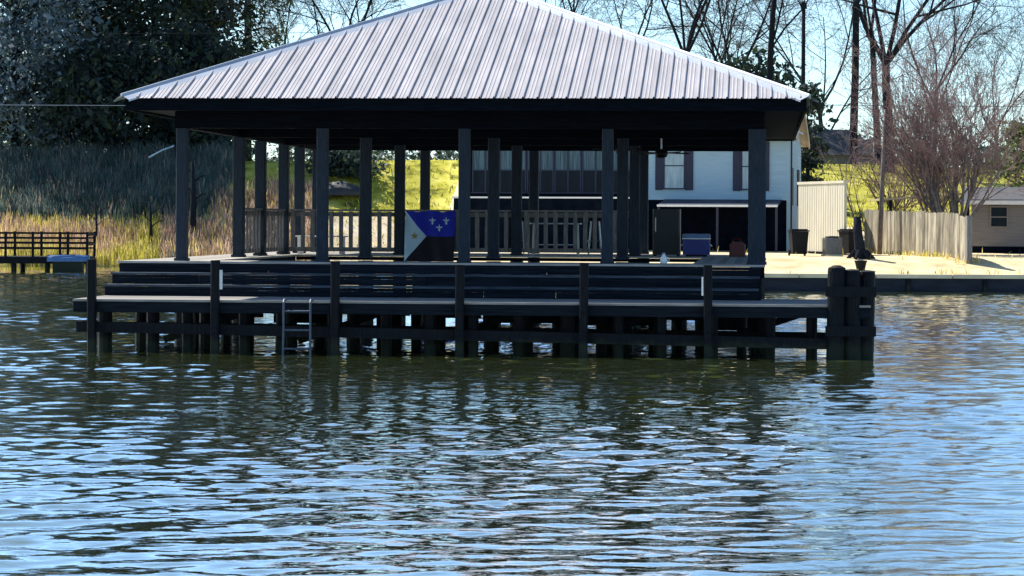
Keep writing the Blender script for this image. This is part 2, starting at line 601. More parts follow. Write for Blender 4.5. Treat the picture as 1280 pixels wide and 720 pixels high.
# fascia, soffit and ceiling
mb = MB()
f0, f1, g0, g1 = EX0 + .05, EX1 - .05, EY0 + .05, EY1 - .05
mb.box(f0, f1, g0 - .02, g0 + .025, ZE - .20, ZE + .005)
mb.box(f0, f1, g1 - .025, g1 + .02, ZE - .20, ZE + .005)
mb.box(f0 - .022, f0 + .022, g0 + .027, g1 - .027, ZE - .20, ZE + .005)
mb.box(f1 - .022, f1 + .022, g0 + .027, g1 - .027, ZE - .20, ZE + .005)
mb.build('fascia', M['beam'], bh)
mb = MB()
y = g0 + .03
while y < g1 - .2:
    mb.box(f0 + .025, f1 - .025, y, y + .13, ZE - .165, ZE - .145)
    y += .138
mb.build('ceiling', M['beam'], bh)
# beams on the posts
mb = MB()
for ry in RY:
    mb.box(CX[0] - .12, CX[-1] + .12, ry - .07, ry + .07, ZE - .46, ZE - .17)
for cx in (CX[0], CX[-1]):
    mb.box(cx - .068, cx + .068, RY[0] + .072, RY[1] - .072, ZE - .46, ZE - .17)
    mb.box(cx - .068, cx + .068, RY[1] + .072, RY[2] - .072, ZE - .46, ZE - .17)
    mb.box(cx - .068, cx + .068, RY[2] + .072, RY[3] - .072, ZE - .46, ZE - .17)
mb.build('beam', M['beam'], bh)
# posts
pp = [(cx, ry) for ry in RY for cx in CX] + [(CX[0], 7.2), (CX[0], 11.7)]
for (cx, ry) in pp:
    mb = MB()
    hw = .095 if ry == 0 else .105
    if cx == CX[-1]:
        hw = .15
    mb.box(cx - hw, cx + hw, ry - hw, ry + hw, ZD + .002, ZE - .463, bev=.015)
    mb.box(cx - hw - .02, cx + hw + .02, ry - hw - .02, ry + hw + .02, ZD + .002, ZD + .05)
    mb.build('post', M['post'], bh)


# decks round the open slip
def boards(mb, x0, x1, y0, y1, ztop, along='x', wd=.14, th=.035):
    if along == 'x':
        y = y0
        while y < y1 - .01:
            y2 = min(y + wd - .005, y1)
            j = rnd.uniform(-.0004, .0004)
            mb.box(x0 + rnd.uniform(0, .02), x1 - rnd.uniform(0, .02), y, y2, ztop - th + j, ztop + j)
            y += wd
    else:
        x = x0
        while x < x1 - .01:
            x2 = min(x + wd - .005, x1)
            j = rnd.uniform(-.0004, .0004)
            mb.box(x, x2, y0 + rnd.uniform(0, .02), y1 - rnd.uniform(0, .02), ztop - th + j, ztop + j)
            x += wd


DL, DR = -5.95, 5.15
mb = MB()
boards(mb, DL, DR, -.42, 1.0, ZD)
boards(mb, DL, CX[0] + .35, 1.0, 9.6, ZD, 'y')
boards(mb, 3.9, DR, 1.0, 9.6, ZD, 'y')
boards(mb, DL, DR, 9.6, 14.4, ZD)
mb.build('deck', M['decktop'], bh)
mb = MB()   # joists and inner fascia
mb.box(CX[0] + .30, 3.95, .93, .98, ZD - .18, ZD - .04)
mb.box(CX[0] + .30, 3.95, 9.62, 9.68, ZD - .11, ZD - .04)
mb.box(CX[0] + .26, CX[0] + .295, .95, 9.6, ZD - .2, ZD - .04)
mb.box(3.955, 3.99, .95, 9.6, ZD - .2, ZD - .04)
mb.box(DL + .02, DL + .06, -.38, 14.4, ZD - .22, ZD - .04)
mb.box(DR - .06, DR - .02, -.38, 14.4, ZD - .22, ZD - .04)
mb.build('deck_frame', M['beam'], bh)
# steps
steps = [(-.42, ZD, DL, DR - .05), (-.80, ZD - .19, DL - .03, DR - .08), (-1.18, ZD - .385, DL - .06, DR - .1)]
for k, (fy, zt, x0, x1) in enumerate(steps):
    if k:
        mb = MB()
        boards(mb, x0, x1, fy + .002, fy + .378, zt, wd=.19)
        mb.build('tread', M['tread'], bh)
    mb = MB()
    zb = zt - .195 + .005
    # riser, two boards of uneven lengths
    cuts = [x0 + .02] + sorted(rnd.uniform(x0 + 1.5, x1 - 1.5) for _ in range(3)) + [x1 - .02]
    for i in range(len(cuts) - 1):
        zz = rnd.uniform(-.004, .004)
        mb.box(cuts[i] + .004, cuts[i + 1] - .004, fy + .015 + rnd.uniform(0, .006), fy + .05, zb + .10 + zz * .3, zt - .038)
        mb.box(cuts[i] + .004, cuts[i + 1] - .004, fy + .02 + rnd.uniform(0, .008), fy + .05, zb, zb + .0985 + zz * .3)
    mb.box(x0 + .02, x0 + .055, fy + .052, fy + .40, zb, zt - .038)
    mb.box(x1 - .055, x1 - .02, fy + .052, fy + .40, zb, zt - .038)
    mb.build('step', [M['plank']], bh) if k == 0 else mb.build('step', [M['decktop'] if False else M['plank']], bh)
# walkway
WL, WR, WY0 = -6.00, 6.80, -3.25
mb = MB()
boards(mb, WL, WR, WY0, -1.16, ZW)
boards(mb, DR - .08, WR, -1.16, -.2, ZW)
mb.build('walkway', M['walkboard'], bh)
mb = MB()
mb.box(WL + .02, WR - .02, WY0 + .01, WY0 + .06, ZW - .21, ZW - .037)
mb.box(WL + .02, WL + .06, WY0 + .062, -.4, ZW - .21, ZW - .037)
mb.box(WR - .06, WR - .02, WY0 + .062, -.2, ZW - .21, ZW - .037)
mb.box(WL + .1, WR - .1, -1.3, -1.25, ZW - .22, ZW - .037)
mb.build('walkway_frame', M['plank'], bh)
# low waler beams
mb = MB()
mb.bar((WL + .05, WY0 + .14, .40), (WR - .05, WY0 + .14, .22), .12, .17)
mb.bar((WL + .25, -1.1, .33), (WR - .6, -1.1, .25), .10, .15)
mb.build('waler_beam', M['wet'], bh)
# piles
pl = []
for k in range(17):
    pl.append((WL + .35 + k * .77 + rnd.uniform(-.12, .12), WY0 + .32 + rnd.uniform(0, .25), rnd.uniform(.075, .12), ZW - .04))
for cx in np.linspace(-5.6, 4.9, 9):
    pl.append((cx + rnd.uniform(-.2, .2), -1.15 + .2, rnd.uniform(.09, .13), ZW - .05))
for ry in RY[:]:
    for cx in CX:
        pl.append((cx, ry + .05, .14, ZD - .05))
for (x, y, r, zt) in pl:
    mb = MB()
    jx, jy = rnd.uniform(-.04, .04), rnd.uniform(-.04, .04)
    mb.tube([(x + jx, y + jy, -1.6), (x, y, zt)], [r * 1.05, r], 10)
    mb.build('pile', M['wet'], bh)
x = -4.4
while x < 4.9:
    w2 = rnd.uniform(.8, 1.9)
    x2 = min(x + w2, 4.95)
    if rnd.random() < .95:
        mb = MB()
        mb.box(x, x2 - .03, -.33, -.29, rnd.uniform(.30, .52), .84)
        mb.build('skirt_board', M['wet'], bh)
    x = x2 + (rnd.uniform(.06, .2) if rnd.random() < .3 else 0)
for k in range(22):
    mb = MB()
    x = -4.6 + k * .44 + rnd.uniform(-.15, .15)
    y = rnd.uniform(-.7, .5)
    mb.tube([(x + rnd.uniform(-.06, .06), y, -1.6), (x, y, .82)], rnd.uniform(.08, .14), 9)
    mb.build('pile', M['wet'], bh)
# mooring posts along the walkway's outer edge
for i, px in enumerate((117, 269, 418, 572, 727, 886)):
    x = -5.64 + i * 1.977 + (.02 if i % 2 else 0)
    mb = MB()
    tl = rnd.uniform(-.03, .03)
    T = Matrix.Translation((x, WY0 - .075, -1.4)) @ Matrix.Rotation(tl * .4, 4, 'Y')
    mb.box(-.068, .068, -.068, .068, 0, 2.86 + rnd.uniform(-.04, .03), bev=.02, T=T)
    for zb_ in (.31, .40, .70):
        for sx in (-.03, .03):
            mb.lathe([(.016, 0), (.016, .012), (.006, .016)], 8, (0, 0, 0))
            for q_ in range(len(mb.v) - 24, len(mb.v)):
                vx, vy, vz = mb.v[q_]
                mb.v[q_] = (x + sx + vx, WY0 - .143 - vz, zb_ + vy)
    po = mb.build('mooring_post', M['wet'], bh)
    if i in (1, 5):
        mb = MB()
        sx = .095 if i == 1 else -.095
        mb.box(x + sx - .026, x + sx + .026, WY0 - .10, WY0 - .05, 1.02 if i == 1 else .98, 1.33 if i == 1 else 1.27, bev=.01)
        mb.build('marker_strip', M['white'], po)
# cross braces seen under the walkway
mb = MB()
for k in range(5):
    x = WL + 1.0 + k * 2.3
    mb.bar((x, -.98, .1), (x + 1.7, -.98, .68), .04, .12)
mb.build('cross_brace', M['wet'], bh)


def railing(p, q, zb, ht=.93, pitch=.19, mats=None):
    p, q = Vector((*p, zb)), Vector((*q, zb))
    d = q - p
    L = d.length
    d.normalize()
    mb = MB()
    mb.bar(p + Vector((0, 0, ht)), q + Vector((0, 0, ht)), .14, .04)
    mb.bar(p + Vector((0, 0, ht - .085)), q + Vector((0, 0, ht - .085)), .045, .09)
    mb.bar(p + Vector((0, 0, .11)), q + Vector((0, 0, .11)), .045, .09)
    r_ = mb.build('railing', M['rail'], bh)
    n = max(1, int(L / pitch))
    for k in range(n):
        c = p + d * (L * (k + .5) / n) + Vector((-d.y, d.x, 0)) * -.04
        mb = MB()
        T = Matrix.Translation(c) @ Matrix.Rotation(math.atan2(d.y, d.x), 4, 'Z') @ Matrix.Rotation(rnd.uniform(-.012, .012), 4, 'Y')
        mb.box(-.043, .043, -.018, .018, .07, ht - .025, T=T)
        mb.build('baluster', M['rail'], r_)


railing((CX[0], 5.15), (CX[0], 9.65), ZD, pitch=.30)
railing((CX[0] + .11, 9.8), (CX[1] - .11, 9.8), ZD)
railing((CX[1] + .11, 9.8), (CX[2] - .11, 9.8), ZD)
railing((CX[2] + .11, 9.8), (CX[3] - .11, 9.8), ZD)

TB = Matrix.Translation(P0) @ Matrix.Rotation(-PHI, 4, 'Z')


def bl(x, y, z):
    return TB @ Vector((x, y, z))


# big piling cluster at the walkway's right end
pc = thing('piling', 'thick cluster of broken topped mooring piles at the end of the walkway', 'piling', bl(6.45, WY0 + .1, 0), -PHI)
for (x, y, r, zt, tx) in ((-.20, -.06, .15, 1.42, .01), (.06, -.02, .14, 1.36, -.01), (.27, .10, .135, 1.34, .02), (.0, .28, .14, 1.35, 0)):
    mb = MB()
    n = 14
    mb.tube([(x - tx * 3, y, -1.6), (x, y, .2), (x + tx, y, zt - .05)], [r * 1.06, r, r * .97], n)
    mb.lathe([(r * .97, -.05), (r * .9, .01 + rnd.uniform(0, .03)), (r * .35, .05), (.01, .03)], n, (x + tx, y, zt))
    mb.build('pile', M['wet'], pc)
for zz in (.36, .98):
    mb = MB()
    mb.box(-.37, .42, -.245, -.212, zz, zz + .16)
    mb.build('tie_board', M['wet'], pc)

# ladder
ld = thing('ladder', 'thin metal swim ladder hanging off the walkway into the water', 'ladder', bl(-2.30, WY0 - .09, 0), -PHI)
for s_ in (-1, 1):
    mb = MB()
    mb.tube([(s_ * .215, .15, ZW + .012), (s_ * .215, .02, ZW + .015), (s_ * .215, -.03, ZW - .02), (s_ * .222, -.06, -.5)], .019, 8)
    mb.build('side_rail', M['dullsteel'], ld)
for z in (.68, .38, .08, -.22):
    mb = MB()
    mb.tube([(-.21, -.048, z), (.21, -.048, z)], .017, 8)
    mb.build('rung', M['dullsteel'], ld)

# ---- things on the pavilion
# flag over the rear railing: white hoist triangle with star, blue over dark red
FX, FY, FW, FT, FB = -1.80, 9.56, 1.04, ZD + .925, ZD - .13
fl = thing('flag', 'blue and white flag with three fleurs de lis draped over the deck railing', 'flag', bl(FX, FY, 0), -PHI)
FH = FT - FB
NX, NZ = 26, 20
wav = lambda u, v: .19 * v - .06 - .030 * math.sin(u * 9 + v) * (1.15 - .6 * v) - .018 * math.sin(u * 19 + v * 4)
A = .43


def flag_region(u, v):
    if u < A * (1 - abs(2 * v - 1)):
        return 0
    return 1 if v > .5 else 2


for name, reg, mt in (('white_triangle', 0, 'flagwhite'), ('blue_field', 1, 'flagblue'), ('dark_field', 2, 'flagred')):
    mb = MB()
    for j in range(NZ):
        v0, v1 = j / NZ, (j + 1) / NZ
        e0, e1 = A * (1 - abs(2 * v0 - 1)), A * (1 - abs(2 * v1 - 1))
        if reg == 0:
            rng0, rng1 = (0, e0), (0, e1)
        else:
            if (v0 >= .5) != (reg == 1):
                continue
            rng0, rng1 = (e0, 1), (e1, 1)
        for i in range(NX):
            q = []
            for (t, rg, v) in ((i / NX, rng0, v0), ((i + 1) / NX, rng0, v0), ((i + 1) / NX, rng1, v1), (i / NX, rng1, v1)):
                u = rg[0] + (rg[1] - rg[0]) * t
                q.append(((u - .5) * FW, wav(u, v), FB + v * FH - .02 * v * math.sin(u * PI * 2) ** 2))
            mb.quad(*q)
    mb.build(name, M[mt], fl, smooth=True)


def flag_shape(name, pts, mt, cu, cv, size):
    mb = MB()
    for poly in pts:
        mb.poly([((cu + p[0] * size / FW - .5) * FW, wav(cu, cv) - .012, FB + cv * FH + p[1] * size) for p in poly])
    return mb.build(name, M[mt], fl)


star = [(math.sin(k * PI / 5) * (1 if k % 2 == 0 else .42), math.cos(k * PI / 5) * (1 if k % 2 == 0 else .42)) for k in range(10)]
flag_shape('star', [[(0, 0), star[k], star[(k + 1) % 10]] for k in range(10)], 'gold', .2, .5, .085)
fleur = [[(-.13, -.15), (.13, -.15), (.22, .3), (0, 1), (-.22, .3)],
         [(-.16, -.1), (-.3, .25), (-.5, .45), (-.75, .35), (-.8, .05), (-.62, .1), (-.45, .12), (-.3, -.1)],
         [(.16, -.1), (.3, -.1), (.45, .12), (.62, .1), (.8, .05), (.75, .35), (.5, .45), (.3, .25)],
         [(-.4, -.27), (.4, -.27), (.4, -.17), (-.4, -.17)],
         [(-.12, -.28), (-.3, -.7), (0, -.9), (.3, -.7), (.12, -.28)]]
for (u, v) in ((.55, .80), (.83, .80), (.69, .66)):
    flag_shape('fleur_de_lis', fleur, 'flagwhite', u, v, .085)

# ceiling fans
def fan(px, d, label):
    p = at(px, 150, d)
    f = thing('ceiling_fan', label, 'ceiling fan', (p.x, p.y, ZE - .17), R(20), 'ceiling fans under the boathouse roof')
    mb = MB()
    mb.lathe([(.06, -.06), (.06, 0)], 12)
    mb.tube([(0, 0, 0), (0, 0, -.42)], .018, 8)
    mb.build('down_rod', M['steel'], f)
    mb = MB()
    mb.lathe([(.03, -.60), (.10, -.585), (.13, -.52), (.12, -.45), (.03, -.42)], 16)
    mb.build('motor', M['black'], f, True)
    for k in range(4):
        a = k * PI / 2 + .15
        mb = MB()
        T = Matrix.Rotation(a, 4, 'Z') @ Matrix.Translation((0, 0, -.50)) @ Matrix.Rotation(R(10), 4, 'X')
        mb.box(.10, .22, -.02, .02, -.006, .006, T=T)
        mb.prism([(.2, -.05), (.62, -.075), (.66, 0), (.62, .075), (.2, .05)], -.005, .005, T=T)
        mb.build('blade', M['black'], f)
    return f


fan(827, 52.5, 'black ceiling fan on a steel rod in front of the shuttered house window')
fan(778, 50.2, 'black ceiling fan hanging beside the dark fourth column of posts')

# tall dark fridge
def onrear(px, y=10.6):
    for _ in range(1):
        d = P0.y + y
    p = at(px, 317, d)
    q = TB.inverted() @ Vector((p.x, p.y, 0))
    return bl(q.x, y, ZD)


fr = thing('fridge', 'tall dark rounded fridge standing on the rear deck left of the blue cooler', 'fridge', onrear(834), -PHI)
mb = MB()
mb.box(-.29, .29, -.26, .28, .03, .99, bev=.04)
mb.build('body', M['fridge'], fr)
mb = MB()
mb.box(-.28, .28, -.31, -.265, .10, .97, bev=.02)
dd = mb.build('door', M['fridge'], fr)
mb = MB()
mb.tube([(-.22, -.315, .5), (-.22, -.35, .52), (-.22, -.35, .8), (-.22, -.315, .82)], .012, 6)
mb.build('handle', M['steel'], dd)
mb = MB()
for x in (-.24, .24):
    for y in (-.2, .22):
        mb.lathe([(.025, 0), (.025, .035)], 8, (x, y, 0))
mb.build('foot', M['black'], fr)
# cooler on its stand
ck = thing('cooler', 'navy blue drinks cooler with a pale lid on the rear deck', 'cooler', onrear(871, 10.1), -PHI)
mb = MB()
mb.prism([(-.25, -.2), (.25, -.2), (.28, -.17), (.28, .17), (.25, .2), (-.25, .2), (-.28, .17), (-.28, -.17)], .04, .36)
mb.build('body', M['navy'], ck)
mb = MB()
mb.box(-.295, .295, -.215, .215, .365, .385, bev=.03)
mb.build('lid_rim', M['white'], ck)
mb = MB()
mb.box(-.285, .285, -.205, .205, .387, .46, bev=.03)
mb.box(-.27, .27, -.19, .19, .461, .475, bev=.03)
mb.build('lid', M['bluehull'], ck)
for s_ in (-1, 1):
    mb = MB()
    mb.tube([(s_ * .285, -.08, .26), (s_ * .32, -.08, .22), (s_ * .32, .08, .22), (s_ * .285, .08, .26)], .012, 6)
    mb.build('handle', M['white'], ck)
mb = MB()
mb.box(-.22, .22, -.15, .15, .005, .038)
mb.build('base', M['black'], ck)
# red fuel can
gc = thing('fuel_can', 'dark red plastic fuel can with a spout beside the blue cooler', 'fuel can', onrear(922, 10.1), -PHI)
mb = MB()
mb.prism([(-.17, -.11), (-.14, -.14), (.14, -.14), (.17, -.11), (.17, .11), (.14, .14), (-.14, .14), (-.17, .11)], 0, .27)
mb.prism([(-.12, -.1), (.12, -.1), (.12, .1), (-.12, .1)], .27, .31)
mb.build('body', M['red'], gc)
mb = MB()
mb.tube([(-.09, 0, .31), (-.08, 0, .37), (.06, 0, .37), (.08, 0, .31)], .017, 6)
mb.build('handle', M['red'], gc)
mb = MB()
mb.tube([(.11, 0, .30), (.14, 0, .35), (.21, 0, .40)], [.025, .02, .014], 8)
mb.build('spout', M['black'], gc)
# white jug
jg = thing('jug', 'small white plastic jug standing on the front deck edge', 'jug', bl(3.42, .1, ZD + .004), -PHI)
mb = MB()
mb.lathe([(.05, 0), (.062, .02), (.062, .10), (.03, .14), (.022, .17)], 14)
mb.build('body', M['white'], jg, True)
mb = MB()
mb.tube([(.055, 0, .11), (.09, 0, .10), (.09, 0, .05), (.06, 0, .04)], .009, 6)
mb.build('handle', M['white'], jg)
mb = MB()
mb.lathe([(.026, .171), (.026, .19)], 12)
mb.build('cap', M['bluehull'], jg)
# metal patio cart in the slip's front edge
ct = thing('bar_table', 'slim metal framed bar table with a lower shelf behind the middle post', 'table', bl(.78, 10.35, ZD), -PHI)
mb = MB()
mb.box(-.53, .53, -.26, .26, .66, .685, bev=.02)
mb.build('tabletop', M['steel'], ct)
for sx in (-1, 1):
    for sy in (-1, 1):
        mb = MB()
        mb.tube([(sx * .47, sy * .21, 0), (sx * .45, sy * .2, .66)], .016, 8)
        mb.build('leg', M['steel'], ct)
mb = MB()
mb.box(-.44, .44, -.19, .19, .22, .235)
mb.build('shelf', M['steel'], ct)
# stools behind the table
for k, (x, y) in enumerate(((-.05, 11.2), (1.55, 11.25))):
    st = thing('bar_stool', ('round black bar stool behind the bar table, nearer the flag', 'round black bar stool behind the bar table, nearer the fridge')[k],
               'stool', bl(x, y, ZD), .3 * k - PHI, 'stools behind the bar table')
    mb = MB()
    mb.lathe([(.02, .72), (.17, .73), (.18, .76), (.15, .79), (.01, .795)], 18)
    mb.build('seat', M['black'], st, True)
    for j in range(4):
        a = j * PI / 2 + .5
        mb = MB()
        mb.tube([(.2 * math.cos(a), .2 * math.sin(a), 0), (.12 * math.cos(a), .12 * math.sin(a), .73)], .014, 6)
        mb.build('leg', M['steel'], st)
    mb = MB()
    mb.tube([(.17 * math.cos(t * PI / 8), .17 * math.sin(t * PI / 8), .3) for t in range(17)], .01, 6)
    mb.build('foot_ring', M['steel'], st)
# low white bench on the left deck
be = thing('bench', 'low white slatted bench on the sunlit left side of the deck', 'bench', bl(-4.25, 10.6, ZD), -PHI)
mb = MB()
for k in range(3):
    mb.box(-.55, .55, -.18 + k * .125, -.07 + k * .125, .36, .39)
mb.build('seat', M['white'], be)
for sx in (-1, 1):
    mb = MB()
    mb.box(sx * .45 - .04, sx * .45 + .04, -.15, .15, 0, .358)
    mb.build('leg', M['white'], be)


# ------------------------------------------------------------------ house across the yard
HD = 97.0
hp = at(985, 324, HD)
HPHI = R(9.6)
HB = gz(hp.x, hp.y)
ho = thing('house', 'white sided lake house with navy shutters behind the boathouse', 'house', (hp.x, hp.y, HB), -HPHI)
HWD = 12.1      # width, towards -x
HE = 4.22       # eave height above base
HDp = 7.6
inv = (Matrix.Translation((hp.x, hp.y, HB)) @ Matrix.Rotation(-HPHI, 4, 'Z')).inverted()


def hl(px, py):
    """local house-front coordinates of a photo pixel"""
    o, d = Vector((0, 0, HCAM)), at(px, py, 1.0) - Vector((0, 0, HCAM))
    o2, d2 = inv @ o, inv.to_3x3() @ d
    t = -o2.y / d2.y
    p = o2 + d2 * t
    return p.x, p.z


xa, _ = hl(806, 200)
# upper white walls: lapped siding boards
mb = MB()
zlow = hl(900, 250)[1]
z = zlow
while z < HE - .02:
    z2 = min(z + .115, HE)
    # front (white part)
    mb.quad((xa, -.022, z), (0, -.022, z), (0, -.004, z2), (xa, -.004, z2))
    mb.quad((xa, -.004, z), (0, -.004, z), (0, -.022, z), (xa, -.022, z))
    z = z2
z = 0.0
while z < HE - .02:
    z2 = min(z + .115, HE)
    mb.quad((.022, -.02, z), (.022, HDp, z), (.004, HDp, z2), (.004, -.02, z2))
    mb.quad((.004, -.02, z), (.004, HDp, z), (.022, HDp, z), (.022, -.02, z))
    z = z2
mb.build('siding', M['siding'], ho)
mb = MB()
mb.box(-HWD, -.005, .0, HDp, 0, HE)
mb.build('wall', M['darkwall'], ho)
mb = MB()
mb.box(-.06, .035, -.035, .05, 0, HE)
mb.box(xa - .10, xa + .02, -.035, .0, zlow, HE)
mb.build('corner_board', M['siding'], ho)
mb = MB()
mb.box(.06, .12, .30, .36, .1, HE)
mb.build('downpipe', M['shutter'], ho)
# gable roof, ridge along the front
ov, rk = .45, .32
RH = 1.35
mb = MB()
yr = HDp / 2
for sgn, ye in ((1, -ov), (-1, HDp + ov)):
    zl = HE - (ov * RH / yr)
    a, b = Vector((-HWD - rk, ye, zl)), Vector((rk, ye, zl))
    c, d = Vector((rk, yr, HE + RH)), Vector((-HWD - rk, yr, HE + RH))
    up = Vector((0, 0, .14))
    mb.quad(a + up, b + up, c + up, d + up)
    mb.quad(a, b, b + up, a + up)
rf = mb.build('roof', M['shingle'], ho)
mb = MB()
for x0 in (rk, -HWD - rk):
    for ye in (-ov, HDp + ov):
        zl = HE - (ov * RH / yr)
        mb.bar((x0, ye, zl + .02), (x0, yr, HE + RH + .02), .04, .2)
for ye in (-ov, HDp + ov):
    zl = HE - (ov * RH / yr)
    mb.poly([(-HWD - rk, ye, zl), (rk, ye, zl), (rk, yr, HE + RH), (-HWD - rk, yr, HE + RH)])
mb.build('rake_trim', M['tan'], rf)
mb = MB()
mb.poly([(0, 0, HE), (0, HDp, HE), (0, yr, HE + RH - .02)])
mb.poly([(-HWD, 0, HE), (-HWD, yr, HE + RH - .02), (-HWD, HDp, HE)])
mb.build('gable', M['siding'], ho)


def window(x0, x1, z0, z1, glass='curtain', shut=True, mull=1, y=-.03):
    mb = MB()
    t = .05
    mb.box(x0 - t, x0, y - .04, y, z0, z1)
    mb.box(x1, x1 + t, y - .04, y, z0, z1)
    mb.box(x0 - t, x1 + t, y - .042, y, z1, z1 + t)
    mb.box(x0 - t - .03, x1 + t + .03, y - .07, y, z0 - t, z0)
    mb.box(x0, x1, y - .03, y - .004, (z0 + z1) / 2 - .04, (z0 + z1) / 2)
    for k in range(1, mull):
        xm = x0 + (x1 - x0) * k / mull
        mb.box(xm - .03, xm + .03, y - .028, y - .003, z0, z1)
    w_ = mb.build('window', M['shutter'], ho)
    mb = MB()
    if glass == 'glass':
        mb.box(x0, x1, y - .012, y + .006, z0, (z0 + z1) / 2)
        mb.box(x0, x1, y - .012, y + .006, (z0 + z1) / 2, z1, 1)
        mb.build('pane', [M['glass'], M['bluecurtain']], w_)
    else:
        mb.box(x0, x1, y - .012, y + .006, z0, z1)
        mb.build('pane', M[glass], w_)
    if shut:
        for a, b in ((x0 - t - .30, x0 - t - .01), (x1 + t + .01, x1 + t + .30)):
            mb = MB()
            mb.box(a, b, y - .035, y, z0 - .08, z1 + .06)
            z = z0 - .02
            while z < z1 - .03:
                mb.box(a + .04, b - .04, y - .045, y - .034, z, z + .045)
                z += .075
            mb.build('shutter', M['shutter'], w_)


x0, z0 = hl(831, 235)
x1, z1 = hl(855, 178)
window(x0, x1, z0, z1)
x0, z0 = hl(928, 236)
x1, z1 = hl(950, 179)
window(x0, x1, z0, z1)
# glazed porch on the left part
xl, zb = hl(590, 240)
xr, zt = hl(797, 184)
nwin = 6
wdt = (xr - xl) / nwin
for k in range(nwin):
    window(xl + k * wdt + .06, xl + (k + 1) * wdt - .06, zb, zt, 'glass' if k % 3 != 1 else 'glass', False, 2)
# side windows
mb = MB()
mb.box(.025, .07, 1.2, 2.0, 1.7, 3.1)
mb.box(.025, .07, 5.0, 5.8, 1.7, 3.1)
mb.build('side_shutter', M['shutter'], ho)
# porch knee wall with bright cap, posts and dark band
xq0, zc = hl(586, 249.5)
zc = zc
KY = -2.5
mb = MB()
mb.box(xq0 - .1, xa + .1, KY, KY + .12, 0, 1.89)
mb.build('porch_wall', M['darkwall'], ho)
mb = MB()
mb.box(xq0 - .15, xa + .15, KY - .12, KY + .22, 1.893, 1.95, bev=.01)
mb.build('porch_cap', M['white'], ho)
# awning over the lower doors
zaw = 1.66
mb = MB()
xw0, xw1 = xa + .75, -.22
mb.quad((xw0, -.03, zaw + .24), (xw1, -.03, zaw + .24), (xw1, -2.5, zaw), (xw0, -2.5, zaw))
mb.quad((xw0, -.03, zaw + .20), (xw0, -2.5, zaw - .04), (xw1, -2.5, zaw - .04), (xw1, -.03, zaw + .20))
mb.build('awning', M['shutter'], ho)
mb = MB()
mb.box(xw0, xw1, -2.56, -2.502, zaw - .05, zaw + .025)
mb.build('awning_edge', M['white'], ho)
for x in (xw0 + .05, (xw0 + xw1) / 2, xw1 - .05):
    mb = MB()
    mb.box(x - .04, x + .04, -2.46, -2.38, 0, zaw - .05)
    mb.build('awning_post', M['shutter'], ho)
mb = MB()
mb.box(xa + .4, -.2, -.028, -.004, 0, zlow - .02)  # near-black sheet that paints in the porch shade beneath the awning
mb.build('awning_shade_wall', M['darkwall'], ho)

# ------------------------------------------------------------------ shed, fence, bins and other yard things
SN = math.atan2(-.95, .30)     # direction along the sun-facing sides
sp = at(1055, 306, 90.0)
sz = gz(sp.x, sp.y)
sh = thing('screen_wall', 'tall cream ribbed metal screen wall beside the white house', 'screen wall', (sp.x, sp.y, sz), 0)
di = Vector((-.25, .968, 0))
pe = Vector((.968, .25, 0))
L, Wd, Hs = 4.4, .09, 2.46
mb = MB()
k = 0.0
while k < L - .01:
    for (q0, q1, h0, h1) in ((0, .16, 0, 0), (.16, .175, 0, .012), (.175, .205, .012, .012), (.205, .22, .012, 0)):
        a = di * min(L, k + q0) - pe * h0
        b = di * min(L, k + q1) - pe * h1
        mb.quad(b, a, a + Vector((0, 0, Hs)), b + Vector((0, 0, Hs)))
    k += .22
mb.quad((0, 0, 0), pe * Wd, pe * Wd + Vector((0, 0, Hs)), (0, 0, Hs))
mb.quad(pe * Wd, pe * Wd + di * L, pe * Wd + di * L + Vector((0, 0, Hs)), pe * Wd + Vector((0, 0, Hs)))
mb.quad(di * L, di * L + Vector((0, 0, Hs)), pe * Wd + di * L + Vector((0, 0, Hs)), pe * Wd + di * L)
mb.build('ribbed_sheet', M['cream'], sh)
mb = MB()
c0 = -pe * .04 - di * .04
T = Matrix(((pe.x, di.x, 0, c0.x), (pe.y, di.y, 0, c0.y), (0, 0, 1, Hs + .002), (0, 0, 0, 1)))
mb.box(0, Wd + .08, 0, L + .08, 0, .09, T=T)
mb.build('cap_rail', M['cream'], sh)
mb = MB()
mb.bar(-pe * .02 + Vector((0, 0, .05)), -pe * .02 + di * L + Vector((0, 0, .05)), .04, .1)
mb.build('base_trim', M['darkwall'], sh)

fa, fb = at(1081, 309, 95.0), at(1209, 326, 85.6)
fn = thing('fence', 'weathered wooden board fence running from the leaning pole towards the water', 'fence', (fb.x, fb.y, gz(fb.x, fb.y)), 0)
fd = (Vector((fa.x, fa.y, 0)) - Vector((fb.x, fb.y, 0)))
fL = fd.length
fd.normalize()
mb = MB()
s_ = 0.0
ang = math.atan2(fd.y, fd.x)
while s_ < fL:
    c = fd * s_
    zg = gz(fb.x + c.x, fb.y + c.y) - gz(fb.x, fb.y)
    ht = 1.50 + rnd.uniform(-.025, .03) + .10 * s_ / fL
    T = Matrix.Translation((c.x, c.y, zg - .05)) @ Matrix.Rotation(ang, 4, 'Z') @ Matrix.Rotation(rnd.uniform(-.008, .008), 4, 'Y')
    mb.box(0, .135, -.012 + rnd.uniform(-.004, .004), .012, 0, ht, T=T)
    s_ += .142
mb.build('board_panel', M['fence'], fn)
mb = MB()
for k in range(6):
    c = fd * (fL * k / 5)
    zg = gz(fb.x + c.x, fb.y + c.y) - gz(fb.x, fb.y)
    off = Vector((-fd.y, fd.x, 0)) * -.07
    T = Matrix.Translation(c + off + Vector((0, 0, zg - .1))) @ Matrix.Rotation(ang, 4, 'Z')
    mb = MB()
    mb.box(-.05, .05, -.05, .05, 0, 1.5, T=T)
    mb.build('post', M['fence'], fn)
mb = MB()
T = Matrix.Translation(fd * -.12) @ Matrix.Rotation(ang, 4, 'Z')
